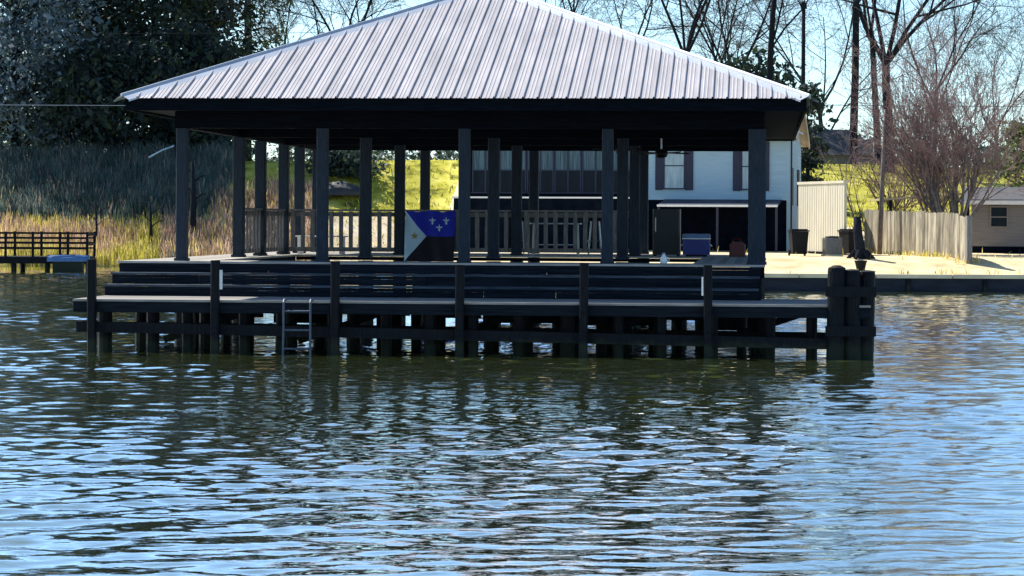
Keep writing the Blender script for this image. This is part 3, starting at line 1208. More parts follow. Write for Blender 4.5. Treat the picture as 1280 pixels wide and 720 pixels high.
mb.box(-.09, .09, -.09, .09, -.1, 1.52, bev=.01, T=T)
mb.build('end_post', M['rail'], fn)
mb = MB()
off = Vector((-fd.y, fd.x, 0)) * -.03
for zz in (.35, 1.05):
    mb.bar(off + Vector((0, 0, zz)), off + fd * fL + Vector((0, 0, zz + .12)), .03, .09)
mb.build('back_rail', M['fence'], fn)

# leaning pole
p = at(1099, 310, 92)
lp = thing('pole', 'thin leaning wooden pole at the far end of the board fence', 'pole', (p.x, p.y, gz(p.x, p.y)))
q = at(1107, 128, 92)
mb = MB()
mb.tube([(0, 0, -.3), Vector((q.x - p.x, 0, q.z - p.z)) * .5, Vector((q.x - p.x, 0, q.z - p.z))], [.085, .075, .06], 10)
mb.build('shaft', M['palebark'], lp, True)
mb = MB()
mb.lathe([(.062, 0), (.07, .03), (.02, .07)], 10, (q.x - p.x, 0, q.z - p.z))
mb.build('cap', M['bark'], lp)

# AC condenser
p = at(1040, 315, 88.0)
ac = thing('air_conditioner', 'boxy grey outdoor condenser unit standing before the cream screen wall', 'air conditioner', (p.x, p.y, gz(p.x, p.y)), R(8))
mb = MB()
mb.box(-.30, .30, -.3, .3, 0, .06)
mb.build('base', M['capstone'], ac)
mb = MB()
mb.box(-.27, .27, -.27, .27, .062, .62, bev=.04)
for k in range(9):
    mb.box(-.285, .285, -.285, .285, .10 + k * .055, .125 + k * .055, bev=.04)
mb.build('housing', M['acmetal'], ac)
mb = MB()
mb.lathe([(.22, .62), (.24, .64), (.22, .67), (.04, .68)], 18)
mb.build('fan_guard', M['black'], ac)


def bin_(px, py, d, label, rz):
    p = at(px, py, d)
    b = thing('trash_bin', label, 'trash bin', (p.x, p.y, gz(p.x, p.y)), rz, 'wheeled bins by the house')
    mb = MB()
    for (s0, s1, z0, z1) in ((.23, .29, .06, .82),):
        mb.v += [(-s0, -s0, z0), (s0, -s0, z0), (s0, s0, z0), (-s0, s0, z0), (-s1, -s1, z1), (s1, -s1, z1), (s1, s1, z1), (-s1, s1, z1)]
        mb.f += [(3, 2, 1, 0), (4, 5, 6, 7), (0, 1, 5, 4), (1, 2, 6, 5), (2, 3, 7, 6), (3, 0, 4, 7)]
        mb.m += [0] * 6
    mb.build('body', M['black'], b)
    mb = MB()
    mb.prism([(-.32, -.33), (.32, -.33), (.32, .33), (-.32, .33)], .823, .86)
    mb.prism([(-.26, -.27), (.26, -.27), (.26, .27), (-.26, .27)], .86, .90)
    mb.build('lid', M['black'], b)
    for s_ in (-1, 1):
        mb = MB()
        mb.tube([(s_ * .24, .24, .1), (s_ * .29, .24, .1)], .1, 14)
        mb.build('wheel', M['black'], b)
    mb = MB()
    mb.tube([(-.25, .33, .80), (-.25, .38, .80), (.25, .38, .80), (.25, .33, .80)], .015, 6)
    mb.build('handle', M['black'], b)


bin_(998, 322, 88.5, 'black wheeled bin standing against the corner of the white house', .1)
bin_(1063, 311, 90.0, 'black wheeled bin beside the dark tilted stump', .5)
# stump / dark tilted post
p = at(1076, 318, 86.5)
sm = thing('tree_stump', 'dark tapering broken tree stump in front of the fence end', 'stump', (p.x, p.y, gz(p.x, p.y)))
mb = MB()
mb.tube([(0, 0, -.1), (-.03, 0, .25), (-.1, 0, .8), (-.13, 0, 1.35)], [.27, .19, .15, .12], 11)
mb.build('trunk', M['bark'], sm, True)
mb = MB()
for k in range(6):
    a = k * 1.05
    mb.tube([(.16 * math.cos(a), .16 * math.sin(a), .22), (.45 * math.cos(a), .45 * math.sin(a), -.03)], [.1, .05], 6)
mb.build('roots', M['bark'], sm)
# planter
p = at(1076, 324, 84.2)
pt = thing('planter', 'small dark pot standing at the foot of the stump', 'planter', (p.x, p.y, gz(p.x, p.y)))
mb = MB()
mb.lathe([(.13, 0), (.19, .26), (.21, .27), (.21, .31), (.17, .31)], 16)
mb.build('pot', M['black'], pt)
mb = MB()
mb.lathe([(.17, .305), (.05, .33)], 14)
mb.build('soil', M['bed'], pt)

# open lean-to roof on posts behind the fence
p = at(1113, 305, 99)
le = thing('carport', 'low flat lean-to roof on posts behind the board fence', 'carport', (p.x, p.y, gz(p.x, p.y)))
mb = MB()
T = Matrix.Rotation(R(-4), 4, 'Y')
mb.box(-.2, 3.2, -.2, 3.2, 1.92, 1.99, T=T)
mb.build('roof', M['tan'], le)
for x in (0, 2.9):
    for y in (0, 3):
        mb = MB()
        mb.box(x - .05, x + .05, y - .05, y + .05, -.1, 1.90 + .07 * x)
        mb.build('post', M['bark'], le)

# neighbour's house at the right edge
p = at(1214, 309, 96)
nh = thing('cottage', 'low pinkish tan cottage with a pale roof edge beyond the fence', 'house', (p.x, p.y, gz(p.x, p.y)), R(-12))
z_ = gz(p.x, p.y)
mb = MB()
mb.box(0, 9, 0, 6.5, 0, 1.95)
mb.poly([(-.002, 0, 1.95), (-.002, 3.25, 2.4), (-.002, 6.5, 1.95)])
z = .25
while z < 1.9:
    mb.quad((0, -.016, z), (9, -.016, z), (9, -.003, z + .12), (0, -.003, z + .12))
    z += .12
mb.build('wall', M['pinkwall'], nh)
mb = MB()
for sgn in (0, 1):
    ye = -.4 if sgn == 0 else 6.9
    mb.quad((-.4, ye, 1.86), (9.4, ye, 1.86), (9.4, 3.25, 2.45), (-.4, 3.25, 2.45))
rf = mb.build('roof', M['shingle'], nh)
mb = MB()
mb.box(-.4, 9.4, -.46, -.402, 1.76, 1.885)
mb.build('gutter', M['white'], rf)
mb = MB()
mb.box(0, 9, -.03, -.004, 0, .24)
mb.build('foundation', M['darkwall'], nh)
mb = MB()
mb.box(.66, 1.32, -.06, -.018, .92, .97)
mb.box(.66, 1.32, -.06, -.018, 1.66, 1.71)
mb.box(.66, .71, -.058, -.018, .97, 1.66)
mb.box(1.27, 1.32, -.058, -.018, .97, 1.66)
mb.box(.71, 1.27, -.05, -.018, 1.29, 1.33)
wn = mb.build('window', M['pinkwall'], nh)
mb = MB()
mb.box(.71, 1.27, -.035, -.02, .97, 1.66)
mb.build('pane', M['glass'], wn)

# building on the levee top behind
p = at(1014, 200, 150)
gh = thing('barn', 'grey roofed building with a white chimney far behind the levee', 'building', (p.x, p.y, gz(p.x, p.y)), R(14))
mb = MB()
mb.box(0, 4.2, 0, 5, -.4, 1.0)
mb.build('wall', M['pinkwall'], gh)
mb = MB()
mb.quad((-.3, -.4, .95), (4.5, -.4, .95), (3.4, 2.5, 2.5), (.8, 2.5, 2.5))
mb.quad((-.3, 5.4, .95), (.8, 2.5, 2.5), (3.4, 2.5, 2.5), (4.5, 5.4, .95))
mb.poly([(-.3, -.4, .95), (.8, 2.5, 2.5), (-.3, 5.4, .95)])
mb.poly([(4.5, -.4, .95), (4.5, 5.4, .95), (3.4, 2.5, 2.5)])
rf = mb.build('roof', M['shingle'], gh)
p2 = at(1007, 203, 148)
ch = thing('chimney', 'short white brick chimney block standing on the levee top', 'chimney', (p2.x, p2.y, gz(p2.x, p2.y)))
mb = MB()
mb.box(-.18, .18, -.18, .18, -.2, .62)
mb.build('stack', M['white'], ch)
mb = MB()
mb.box(-.23, .23, -.23, .23, .622, .72)
mb.build('crown_slab', M['capstone'], ch)

# tarp-covered boat lying on the levee slope
yb = 126.5
p = at(424, 251, yb)
tb = thing('covered_boat', 'small boat under a dark tarp lying on the grassy slope behind the pavilion', 'boat', (p.x, yb, gz(p.x, yb)), R(4))
mb = MB()
n = 12
rings = []
for k in range(9):
    t = k / 8
    wd_ = .75 * math.sin(PI * min(.92, .12 + t * .8)) ** .5
    x = -1.1 + 2.3 * t
    ring = []
    for j in range(n):
        a = PI * j / (n - 1)
        hh = (.35 + .28 * math.sin(PI * t)) * (1 + .12 * math.sin(7 * a + k))
        ring.append((x, -math.cos(a) * wd_, math.sin(a) * hh + .02))
    rings.append(ring)
for k in range(8):
    for j in range(n - 1):
        mb.quad(rings[k][j], rings[k + 1][j], rings[k + 1][j + 1], rings[k][j + 1])
mb.poly(rings[0])
mb.poly(rings[-1][::-1])
mb.build('tarp', M['tarp'], tb, True)
mb = MB()
mb.prism([(1.0, -.5), (1.35, -.25), (1.45, 0), (1.35, .25), (1.0, .5)], .05, .30)
mb.build('bow', M['white'], tb)
# pale footpath strip on the slope
mb = MB()
for k in range(12):
    t0, t1 = k / 12, (k + 1) / 12
    ya, yb_ = 112 + 17 * t0, 112 + 17 * t1
    xa_, xb_ = at(553, 250, ya).x, at(569, 230, yb_).x
    xa_ = -3.0 + (t0) * .55
    xb_ = -3.0 + (t1) * .55
    mb.quad((xa_ + .05, ya, gz(xa_ + .1, ya) + .06), (xa_ + .9, ya, gz(xa_ + .8, ya) + .06), (xb_ + .9, yb_, gz(xb_ + .8, yb_) + .06), (xb_ + .05, yb_, gz(xb_ + .1, yb_) + .06))
tag(mb.build('footpath', M['capstone']), kind='structure')

# neighbouring dock at the left edge
p = at(112, 322, 108)
nd = thing('dock', 'small dark neighbouring dock with a slatted railing at the left shore', 'dock', (p.x, p.y, 0), R(3))
ndz = HCAM - (321 - HZ + 2.7) * 108 / F
mb = MB()
boards(mb, -9, 0, -.6, 2.4, ndz, th=.05)
mb.build('deck', M['wet'], nd)
mb = MB()
mb.box(-9, 0, -.66, -.602, ndz - .28, ndz - .01)
mb.box(-.06, -.0, -.6, 2.4, ndz - .28, ndz - .052)
mb.build('frame', M['wet'], nd)
for k in range(7):
    for y in (-.5, 2.2):
        mb = MB()
        mb.tube([(-.3 - k * 1.35, y, -1.5), (-.3 - k * 1.35, y, ndz - .03)], .11, 10)
        mb.build('pile', M['wet'], nd)
for yy in (-.5, 2.3):
    mb = MB()
    for zz in (.30, .52, .72, .92):
        mb.box(-9, 0, yy - .02, yy + .02, ndz + zz, ndz + zz + .07)
    mb.build('railing', M['wet'], nd)
    for k in range(9):
        mb = MB()
        mb.box(-.1 - k * 1.1, -.0 - k * 1.1, yy + .022, yy + .10, ndz, ndz + 1.02)
        mb.build('rail_post', M['wet'], nd)
mb = MB()
mb.bar((-.05, -.45, ndz + .9), (-.05, 2.3, ndz + .9), .05, .09)
mb.bar((-.05, -.45, ndz + .5), (-.05, 2.3, ndz + .5), .05, .09)
mb.build('end_rail', M['wet'], nd)
# blue upturned hull on its deck
cn = thing('rowboat', 'small upturned blue rowboat lying along the outer edge of the left dock', 'boat', (0, 0, 0))
cn.location = (Matrix.Translation(nd.location) @ Matrix.Rotation(R(3), 4, 'Z')) @ Vector((-.75, -.95, .42))
cn.rotation_euler = (0, 0, R(3))
mb = MB()
rings = []
for k in range(11):
    t = k / 10
    x = -.85 + 1.7 * t
    wd_ = .36 * math.sin(PI * (.08 + .84 * t)) ** .6
    rings.append([(x, -math.cos(PI * j / 10) * wd_, math.sin(PI * j / 10) * .26) for j in range(11)])
for k in range(10):
    for j in range(10):
        mb.quad(rings[k][j], rings[k + 1][j], rings[k + 1][j + 1], rings[k][j + 1])
mb.poly(rings[0])
mb.poly(rings[-1][::-1])
mb.build('hull', M['bluehull'], cn, True)
mb = MB()
mb.tube([(-.8, 0, .2), (-.4, 0, .265), (.4, 0, .265), (.8, 0, .2)], .02, 6)
mb.build('keel', M['bluehull'], cn)
mb = MB()
mb.box(-.6, .6, -.3, .3, -.9, 0)
tag(mb.build('float_block', M['wet']), 'dark timber float block carrying the upturned blue rowboat', 'float').matrix_world = Matrix.Translation(cn.location - Vector((0, 0, .003))) @ Matrix.Rotation(R(3), 4, 'Z')


# ------------------------------------------------------------------ trees
def branch_tree(seed, height, r0, levels=5, spread=.55, trunk_frac=.45, forks=3, twig_len=1.0, lean=(0, 0), fork_low=False,
                droop=0.0, kids=(3, 5, 5, 5, 3), wig=.085, rmin=.010):
    """skeleton of a bare tree -> (trunk MB, crown MB)"""
    rg = random.Random(seed)
    tr, cr = MB(), MB()

    def path(p, d, L, r, r_end, segs, wgl, lift):
        pts, rr = [p.copy()], [r]
        d = d.normalized()
        for k in range(segs):
            d = (d + Vector((rg.gauss(0, wgl), rg.gauss(0, wgl), rg.gauss(0, wgl) + lift))).normalized()
            p = p + d * (L / segs)
            pts.append(p.copy())
            rr.append(r + (r_end - r) * (k + 1) / segs)
        return pts, rr, d

    def grow(p, d, L, r, lv):
        segs = 5 if lv <= 1 else (4 if lv == 2 else 3)
        pts, rr, de = path(p, d, L, r, max(rmin * .7, r * .35), segs, wig * (1 + .3 * lv), .03 - droop * lv)
        cr.tube(pts, rr, 6 if lv <= 1 else (4 if lv == 2 else 3), 0 if lv <= 2 else 1, cap=False)
        if lv >= levels:
            return
        nk = kids[min(lv, len(kids) - 1)]
        for k in range(nk):
            t = .25 + .75 * (k + rg.random()) / nk
            i = min(segs - 1, int(t * segs))
            q = pts[i].lerp(pts[i + 1], t * segs - i)
            dd = (pts[i + 1] - pts[i]).normalized()
            az = rg.uniform(0, 2 * PI)
            o = dd.orthogonal().normalized()
            o = Matrix.Rotation(az, 3, dd) @ o
            an = rg.uniform(.45, 1.05)
            nd_ = dd * math.cos(an) + o * math.sin(an)
            grow(q, nd_, L * rg.uniform(.42, .72), max(rmin, (rr[i] * .62)), lv + 1)

    th = height * trunk_frac
    d0 = Vector((lean[0], lean[1], 1))
    pts, rr, de = path(Vector((0, 0, -.3)), d0, th, r0, r0 * .7, 6, .035, 0)
    tr.tube([pts[0] - Vector((0, 0, .1))] + pts, [r0 * 1.35] + rr, 10, 0)
    for k in range(forks):
        az = 2 * PI * (k + rg.random() * .6) / forks + seed
        sp = spread * rg.uniform(.5, 1.2)
        d = Vector((math.cos(az) * sp, math.sin(az) * sp * .8, 1))
        base = pts[-1] if k < 3 or fork_low else pts[rg.randint(3, 5)]
        grow(base - Vector((0, 0, .05)), d, (height - th) * rg.uniform(.75, 1.05), r0 * rg.uniform(.32, .52), 1)
    return tr, cr


def bare(px, d, seed, height, r0, label, name='bare_tree', group='bare trees on the levee', mats=None, **kw):
    x = at(px, 200, d).x
    t = thing(name, label, 'tree', (x, d, gz(x, d)), 0, group)
    tr, cr = branch_tree(seed, height, r0, **kw)
    mats = mats or [M['bark'], M['twig']]
    tr.build('trunk', mats[0], t, True)
    cr.build('crown', mats, t, True)
    return t


bare(418, 146, 3, 15, .22, 'bare forked tree rising behind the left half of the roof', forks=4, spread=.6, trunk_frac=.42)
bare(446, 158, 4, 14, .16, 'slender bare tree just right of the forked tree behind the left roof slope', forks=4, spread=.5)
bare(352, 162, 14, 12, .17, 'thin bare tree between the pine trunk and the forked tree', forks=4, spread=.6)
bare(737, 150, 5, 15, .15, 'slim bare tree just right of the roof peak', forks=4, spread=.5, trunk_frac=.6)
bare(772, 160, 24, 14, .16, 'thin bare tree between the slim tree and the thick forked one', forks=4, spread=.5, trunk_frac=.5)
bare(856, 142, 6, 16, .23, 'thick bare tree forking low behind the right roof slope', forks=5, spread=.45, trunk_frac=.38, fork_low=True)
bare(895, 152, 7, 15, .18, 'dense twiggy bare tree left of the straight trunked one', forks=5, spread=.5, kids=(4, 5, 5, 5, 3))
bare(957, 140, 8, 17, .20, 'straight single trunked bare tree behind the right roof corner', forks=5, spread=.5, trunk_frac=.58, kids=(3, 5, 5, 5, 3))
bare(915, 158, 28, 13, .2, 'twiggy bare tree tucked behind the straight trunked one', forks=5, spread=.6, kids=(4, 5, 5, 5, 3))
bare(1068, 138, 9, 18, .23, 'tall bare tree with a thick trunk and a broken low limb', forks=4, spread=.55, trunk_frac=.56)
bare(1098, 134, 10, 18, .19, 'bare tree with upright limbs beside the wide spreading one', forks=2, spread=.16, trunk_frac=.40, fork_low=True)
bare(1112, 128, 12, 17, .27, 'wide spreading bare tree leaning over the crape myrtle', forks=6, spread=.85, trunk_frac=.33, fork_low=True, kids=(3, 4, 5, 5, 3), lean=(.05, 0))
bare(1030, 165, 13, 13, .18, 'slim pale bare tree right of the utility pole', forks=5, spread=.7, trunk_frac=.35)
bare(1165, 168, 43, 15, .17, 'hazy bare tree rising behind the crape myrtle', forks=6, spread=.7, trunk_frac=.4, levels=4)
bare(690, 168, 44, 15, .14, 'hazy thin bare tree just behind the roof peak', forks=5, spread=.5, trunk_frac=.45, levels=4)
bare(1250, 170, 17, 10, .14, 'small hazy bare tree far behind the cottage', forks=5, spread=.8, trunk_frac=.35)

# multi-stemmed crape myrtle behind the fence
x0 = at(1185, 290, 93).x
cmy = thing('crape_myrtle', 'vase shaped leafless crape myrtle with reddish twigs behind the fence', 'tree', (x0, 93, gz(x0, 93)), 0)
rg = random.Random(21)
tr, cr = MB(), MB()


def wand(p, d, L, r, lv):
    segs = 5 if lv < 2 else 3
    pts, rr = [p.copy()], [r]
    d = d.normalized()
    for k in range(segs):
        d = (d + Vector((rg.gauss(0, .10), rg.gauss(0, .10), rg.gauss(0, .08) + .07))).normalized()
        p = p + d * (L / segs)
        pts.append(p.copy())
        rr.append(r * (1 - .6 * (k + 1) / segs))
    (tr if lv == 0 else cr).tube(pts, rr, 7 if lv == 0 else (4 if lv == 1 else 3), 0 if lv < 2 else 1, cap=False)
    if lv >= 4:
        return
    nk = (6, 5, 5, 4)[lv]
    for k in range(nk):
        t = .3 + .7 * (k + rg.random()) / nk
        i = min(segs - 1, int(t * segs))
        q = pts[i].lerp(pts[i + 1], t * segs - i)
        dd = (pts[i + 1] - pts[i]).normalized()
        o = Matrix.Rotation(rg.uniform(0, 6.28), 3, dd) @ dd.orthogonal().normalized()
        an = rg.uniform(.3, .8)
        wand(q, dd * math.cos(an) + o * math.sin(an), L * rg.uniform(.38, .62), max(.008, rr[i] * .55), lv + 1)


for k in range(17):
    a = 2 * PI * k / 17
    sp_ = rg.uniform(.12, .52)
    wand(Vector((math.cos(a) * .25, math.sin(a) * .25, -.1)), Vector((math.cos(a) * sp_, math.sin(a) * sp_, 1)), rg.uniform(3.6, 5.4), rg.uniform(.05, .085), 0)
tr.build('trunk', M['palebark'], cmy, True)
cr.build('crown', [M['palebark'], M['pinktwig']], cmy, True)
# lower brush beside it
x0 = at(1118, 290, 103).x
br = thing('thicket', 'low tangled leafless thicket between the leaning pole and the crape myrtle', 'shrub', (x0, 103, gz(x0, 103)), 0)
rg = random.Random(23)
tr, cr = MB(), MB()
for k in range(16):
    a = rg.uniform(0, 6.28)
    sp_ = rg.uniform(.2, .8)
    wand(Vector((rg.uniform(-1.2, 1.0), rg.uniform(-.8, .8), -.1)), Vector((math.cos(a) * sp_, math.sin(a) * sp_, 1)), rg.uniform(2.2, 4.0), rg.uniform(.03, .05), 1)
cr.build('crown', [M['palebark'], M['pinktwig']], br, True)
tr = MB()
for k in range(5):
    tr.tube([(rg.uniform(-1, 1), 0, -.1), (rg.uniform(-1, 1), 0, 1.2)], [.06, .04], 6)
tr.build('trunk', M['palebark'], br, True)


# leafy trees
def leaf_quads(C, size, rs_, flat=.5):
    n = C.shape[0]
    a = rs_.normal(size=(n, 3))
    a /= np.linalg.norm(a, axis=1)[:, None]
    b = rs_.normal(size=(n, 3))
    b -= a * (a * b).sum(1)[:, None]
    b /= np.linalg.norm(b, axis=1)[:, None]
    s = size * np.clip(rs_.lognormal(-.25, .45, n), .3, 2.2)[:, None]
    a, b = a * s, b * s * flat
    return np.stack([C - a, C - b * 1.0 + a * .1, C + a, C + b * 1.0 + a * .1], 1)


def leafy(px, d, seed, height, width, label, mats, n=16000, size=.2, name='evergreen_tree', group='dark evergreens on the levee', low=.08, blobs=60,
          trunk_r=.25, base=None, cat='tree', gap=.5, holes=None):
    rs_ = np.random.RandomState(seed)
    x = at(px, 200, d).x
    zb_ = gz(x, d) if base is None else base
    t = thing(name, label, cat, (x, d, zb_), 0, group)
    C = []
    limbs = MB()
    tr = MB()
    lean = rs_.normal(0, .03, 2)
    tr.tube([(0, 0, -.3), (lean[0] * height * .4, 0, height * .4), (lean[0] * height, lean[1] * height, height * .9)], [trunk_r * 1.2, trunk_r * .8, trunk_r * .15], 9)
    tot = 0
    for k in range(blobs):
        h = low + (1 - low) * rs_.uniform(0, 1) ** .85
        prof = math.sin(PI * (.12 + .80 * h)) ** .7
        a = rs_.uniform(0, 2 * PI)
        rr = width * .5 * prof * math.sqrt(rs_.uniform(.05, 1))
        c = np.array([math.cos(a) * rr, math.sin(a) * rr, h * height])
        br_ = width * rs_.uniform(.07, .17)
        m_ = int(n / blobs * rs_.uniform(.5, 1.5))
        q = rs_.normal(size=(m_, 3)) * np.array([br_, br_, br_ * .6])
        q[:, 2] -= .25 * (q[:, 0] ** 2 + q[:, 1] ** 2) / max(br_, .1) * .5
        C.append(c + q)
        st = np.array([lean[0] * h * height, 0, max(.3, h * height - rr * .55)])
        limbs.tube([st, (st + c) / 2 + np.array([0, 0, .1]), c], [trunk_r * .28, trunk_r * .18, .02], 4, cap=False)
    C = np.concatenate(C)
    C = C[C[:, 2] > .02 * height]
    Q = leaf_quads(C, size, rs_)
    mi_ = (rs_.uniform(size=Q.shape[0]) < .25).astype(int) if len(mats) > 1 else np.zeros(Q.shape[0], int)
    tr.build('trunk', M['bark'], t, True)
    limbs.build('limbs', M['bark'], t, True)
    quads_mesh('crown', Q, mats, mi_, t)
    return t


EV = [M['ever'], M['greenleaf']]
GR = [M['greyleaf'], M['ever']]
leafy(20, 134, 31, 12.5, 8.5, 'grey blue leaved tree at the left edge above the brush', GR, 24000, .15, blobs=90)
leafy(55, 150, 38, 16, 9.0, 'dark evergreen looming behind the grey leaved tree', EV, 14000, .18, blobs=62)
leafy(118, 139, 32, 16, 8.0, 'dark evergreen right of the grey leaved tree', EV, 17000, .165, blobs=62)
leafy(195, 142, 33, 15, 7.5, 'dark broad evergreen above the left roof corner', EV, 17500, .165, blobs=62)
leafy(262, 147, 34, 12.5, 6.0, 'thinner evergreen at the right end of the dark row', EV, 9000, .18, blobs=60)
leafy(235, 136, 39, 7.0, 6.0, 'low dark evergreen under the left eave', EV, 10000, .18, blobs=50)
leafy(140, 133, 40, 6.0, 7.0, 'low dark evergreen filling the gap under the broad one', EV, 10000, .18, blobs=50)
leafy(1010, 118, 41, 5.2, 1.5, 'narrow dark evergreen behind the corner of the white house', EV, 3500, .11, name='evergreen_tree', blobs=40, group=None, trunk_r=.1)
leafy(1284, 112, 42, 5.0, 3.2, 'yellow green leafy shrub rising behind the cottage roof', [M['shrubleaf'], M['greenleaf']], 6000, .10, name='leafy_shrub', blobs=50, group=None, trunk_r=.1, cat='shrub')
leafy(428, 128.6, 61, 1.15, 3.4, 'low dark shrub sprawling behind the tarp covered boat', EV, 3500, .13, name='shrub', group=None, blobs=40, trunk_r=.06, cat='shrub', low=.02)
leafy(938, 156, 62, 6.6, 6.5, 'dark sparse evergreen low behind the right roof slope', EV, 5000, .2, blobs=45, trunk_r=.16)
# tall pine trunk with sparse crown
x = at(309, 100, 150).x
pn = thing('pine_tree', 'tall pine with a bare dark trunk left of the roof slope', 'tree', (x, 150, gz(x, 150)))
mb = MB()
mb.tube([(0, 0, -.3), (.05, 0, 7), (-.05, 0, 15)], [.28, .22, .12], 10)
for k in range(14):
    z = 5 + k * .7
    a = rnd.uniform(0, 6.28)
    L = rnd.uniform(.6, 2.2)
    mb.tube([(0, 0, z), (math.cos(a) * L * .5, math.sin(a) * L * .5, z + .2), (math.cos(a) * L, math.sin(a) * L, z + .1)], [.06, .04, .02], 5, cap=False)
mb.build('trunk', M['bark'], pn, True)
rs_ = np.random.RandomState(77)
C = np.concatenate([np.array([math.cos(a) * r, math.sin(a) * r, z]) + rs_.normal(size=(150, 3)) * .38 for a, r, z in
                    ((rs_.uniform(0, 6.28), rs_.uniform(.5, 2.2), rs_.uniform(6, 14)) for _ in range(26))])
quads_mesh('crown', leaf_quads(C, .16, rs_, .25), [M['greenleaf']], None, pn)

# shrub belt along the levee top (nobody could count it)
rs_ = np.random.RandomState(90)
C = []
for k in range(150):
    x = rs_.uniform(-42, 30)
    y = rs_.uniform(146, 175)
    hgt = rs_.uniform(.8, 2.6) * (1.3 if x < -6 else .9)
    z0 = gz(x, y)
    for j in range(3):
        c = np.array([x + rs_.normal(0, .8), y + rs_.normal(0, .6), z0 + hgt * rs_.uniform(.2, .95)])
        C.append(c + rs_.normal(size=(60, 3)) * np.array([.7, .6, .4]))
C = np.concatenate(C)
bt = quads_mesh('undergrowth', leaf_quads(C, .17, rs_), [M['ever'], M['greenleaf'], M['greyleaf']], rs_.choice(3, C.shape[0], p=[.5, .25, .25]))
tag(bt, 'belt of low dark undergrowth along the levee top', 'undergrowth', None, 'stuff')


# reeds and brush on the left bank (stuff)
def blades(n, xr, yr, hr, wr, seed, mats, probs, lean=.18, dens=None):
    rs_ = np.random.RandomState(seed)
    Q, mi_ = [], []
    for k in range(n):
        x, y = rs_.uniform(*xr), rs_.uniform(*yr)
        if dens and rs_.uniform() > dens(x, y):
            continue
        z = gz(x, y)
        h, w_ = rs_.uniform(*hr), rs_.uniform(*wr)
        h *= .7 + .6 * (noise.noise(Vector((x * .35, y * .35, seed))) + .5)
        tx, ty = rs_.normal(0, lean) * h, rs_.normal(0, lean) * h
        az = rs_.uniform(-1.57, 1.57)
        cx, cy = math.cos(az) * w_ / 2, math.sin(az) * w_ / 2
        m1 = (x + tx * .35, y + ty * .35, z + h * .55)
        top = (x + tx, y + ty, z + h)
        Q.append([(x - cx, y - cy, z - .05), (x + cx, y + cy, z - .05), (m1[0] + cx * .8, m1[1] + cy * .8, m1[2]), (m1[0] - cx * .8, m1[1] - cy * .8, m1[2])])
        Q.append([(m1[0] - cx * .8, m1[1] - cy * .8, m1[2]), (m1[0] + cx * .8, m1[1] + cy * .8, m1[2]), (top[0] + cx * .2, top[1] + cy * .2, top[2]), (top[0] - cx * .2, top[1] - cy * .2, top[2])])
        f = noise.noise(Vector((x * .22, y * .3, seed + 5))) + rs_.normal(0, .18)
        c = 0
        cum = probs(x, y, f, rs_)
        mi_ += [cum, cum]
    return quads_mesh('reeds', np.array(Q), mats, np.array(mi_))


RM = [M['straw'], M['pinkreed'], M['greenreed'], M['darkreed']]


def reed_mat(x, y, f, r):
    pxx = 640 + x * F / y
    u = r.uniform()
    if pxx > 200:
        return 1 if u < .62 else (0 if u < .9 else 3)
    if f > .12:
        return 2 if u < .75 else 0
    if f < -.18:
        return 1 if u < .7 else 0
    return 0 if u < .6 else (2 if u < .8 else 1)


o = blades(23000, (-26, -9.2), (118.8, 127), (.3, .85), (.025, .06), 51, RM, reed_mat, .14,
           lambda x, y: (1.0 if y < 123.4 + 1.5 * noise.noise(Vector((x * .35, 0, 8))) + 3.6 * (x > -14.2) else .06))
tag(o, 'dry yellow and reddish reeds covering the bank above the left waterline', 'reeds', None, 'stuff')
o = blades(20000, (-27, -13.6), (123.5, 131.2), (.45, .95), (.025, .055), 52, RM, lambda x, y, f, r: 3 if r.uniform() < .93 else 1, .16,
           lambda x, y: 1.0 if y > 124.0 + 1.2 * noise.noise(Vector((x * .4, 0, 4))) else .25)
o.name = 'brush'
tag(o, 'brush on the upper left bank, tree shade painted into its dark blue grey', 'brush', None, 'stuff')
o = blades(9000, (-11, 22), (109, 131), (.08, .28), (.03, .06), 53, [M['greenreed'], M['straw'], M['greenleaf']], lambda x, y, f, r: 0 if f > .1 else (1 if f > -.15 else 2), .4)
o.name = 'grass_tufts'
tag(o, 'short yellow green grass tufts on the levee slope', 'grass', None, 'stuff')

def weed_dens(x, y):
    if y < 83.7:
        return .5 * (noise.noise(Vector((x * .9, 2, 2))) > .0)
    c = Vector((x - fb.x, y - fb.y, 0))
    al, ac_ = c.dot(fd), abs(c.cross(fd).z)
    if -.3 < al < fL + .5 and ac_ < .45:
        return .9
    return .012 if noise.noise(Vector((x * .5, y * .5, 6))) > .1 else 0


o = blades(16000, (6, 22), (83.05, 97), (.05, .24), (.02, .045), 54, [M['greenreed'], M['straw'], M['greenleaf']], lambda x, y, f, r: 1 if f > 0 else (0 if f > -.2 else 2), .35, weed_dens)
o.name = 'weeds'
tag(o, 'scattered dry weeds along the bulkhead edge and the foot of the fence', 'weeds', None, 'stuff')

# dead snags on the left bank
for i, (px, y, h, r, lb) in enumerate(((120, 121, 2.1, .05, 'thin dead sapling standing in the yellow reeds'),
                                       (188, 120.5, 2.4, .07, 'short dead trunk standing in the reddish reeds'),
                                       (241, 122, 3.6, .13, 'thick dead trunk standing just right of the corner post'))):
    x = at(px, 290, y).x
    t = thing('dead_tree', lb, 'tree', (x, y, gz(x, y)), 0, 'dead trunks in the reeds')
    mb = MB()
    mb.tube([(0, 0, -.2), (.03, 0, h * .5), (-.04, 0, h)], [r * 1.2, r, r * .6], 8)
    mb.build('trunk', M['bark'], t, True)
    mb = MB()
    for k in range(4):
        z = h * (.5 + .12 * k)
        s_ = -1 if k % 2 else 1
        mb.tube([(0, 0, z), (s_ * .35, .1, z + .3), (s_ * .6, .1, z + .35)], [r * .4, r * .3, .012], 5, cap=False)
    mb.build('limbs', M['bark'], t)

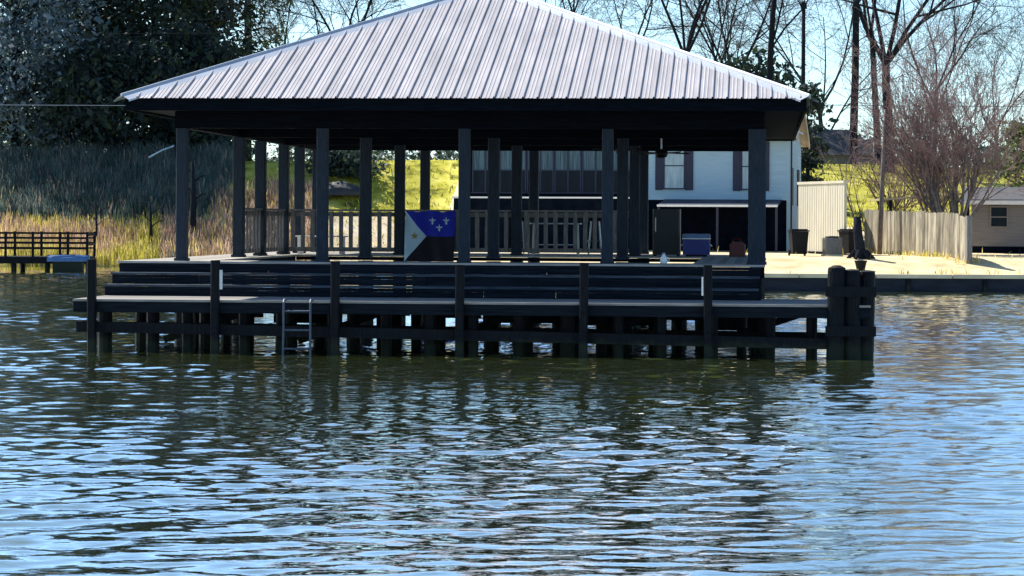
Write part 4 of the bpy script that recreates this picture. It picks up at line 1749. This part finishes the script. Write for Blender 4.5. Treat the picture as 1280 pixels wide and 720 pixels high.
# fallen limb and cables
a, b = at(186, 197, 126), at(218, 182, 126)
fb_ = thing('fallen_limb', 'pale sunlit limb hanging before the dark evergreens left of the corner post', 'branch', a)
mb = MB()
dv = b - a
mb.tube([(0, 0, 0), dv * .5 + Vector((0, 0, .05)), dv], [.06, .05, .045], 7)
mb.build('limb', M['curtain'], fb_, True)
mb = MB()
mb.tube([dv, dv + Vector((.2, .1, -1.2)), dv + Vector((.3, .2, gz(b.x + .3, 126.2) - b.z))], [.05, .06, .08], 6)
mb.tube([dv * .4, dv * .4 + Vector((-.5, .2, .5)), dv * .4 + Vector((-1.4, .3, .7))], [.03, .02, .012], 5)
mb.build('side_limb', M['bark'], fb_)

up_ = at(1004, 100, 128)
ut = thing('utility_pole', 'slim dark utility pole rising behind the right roof corner', 'utility pole', (up_.x, 128, gz(up_.x, 128)))
ztop = at(1004, 2, 128).z - gz(up_.x, 128)
mb = MB()
mb.tube([(0, 0, -.3), (0, 0, ztop)], [.12, .09], 10)
mb.build('shaft', M['bark'], ut, True)
mb = MB()
mb.box(-.14, .14, -.16, .02, ztop - .35, ztop - .05)
mb.build('bracket', M['bark'], ut)
mb = MB()
mb.tube([(.0, -.1, ztop - .6), (-.15, -.15, ztop - .2), (-.28, -.15, ztop + .05)], .03, 6)
mb.build('insulator', M['bark'], ut)


def cable(name, p, q, sag, r, mt, label):
    mb = MB()
    pts = []
    for k in range(25):
        t = k / 24
        v_ = p.lerp(q, t)
        pts.append(v_ - Vector((0, 0, sag * 4 * t * (1 - t))))
    mb.tube(pts, r, 6)
    return tag(mb.build(name, mt, None, True), label, 'cable', 'overhead cables')


cable('power_line', at(-500, 128, 118), at(1004, 134, 127.8), .05, .016, M['steel'], 'pale overhead cable passing level with the left roof corner')
cable('power_line', at(1004, 131, 127.8), at(1700, 134, 128), .05, .014, M['black'], 'dark overhead cable crossing right of the utility pole')
cable('power_line', at(-500, 38, 128), at(1004, 30, 127.8), .3, .012, M['black'], 'thin upper cable crossing high before the dark evergreens')
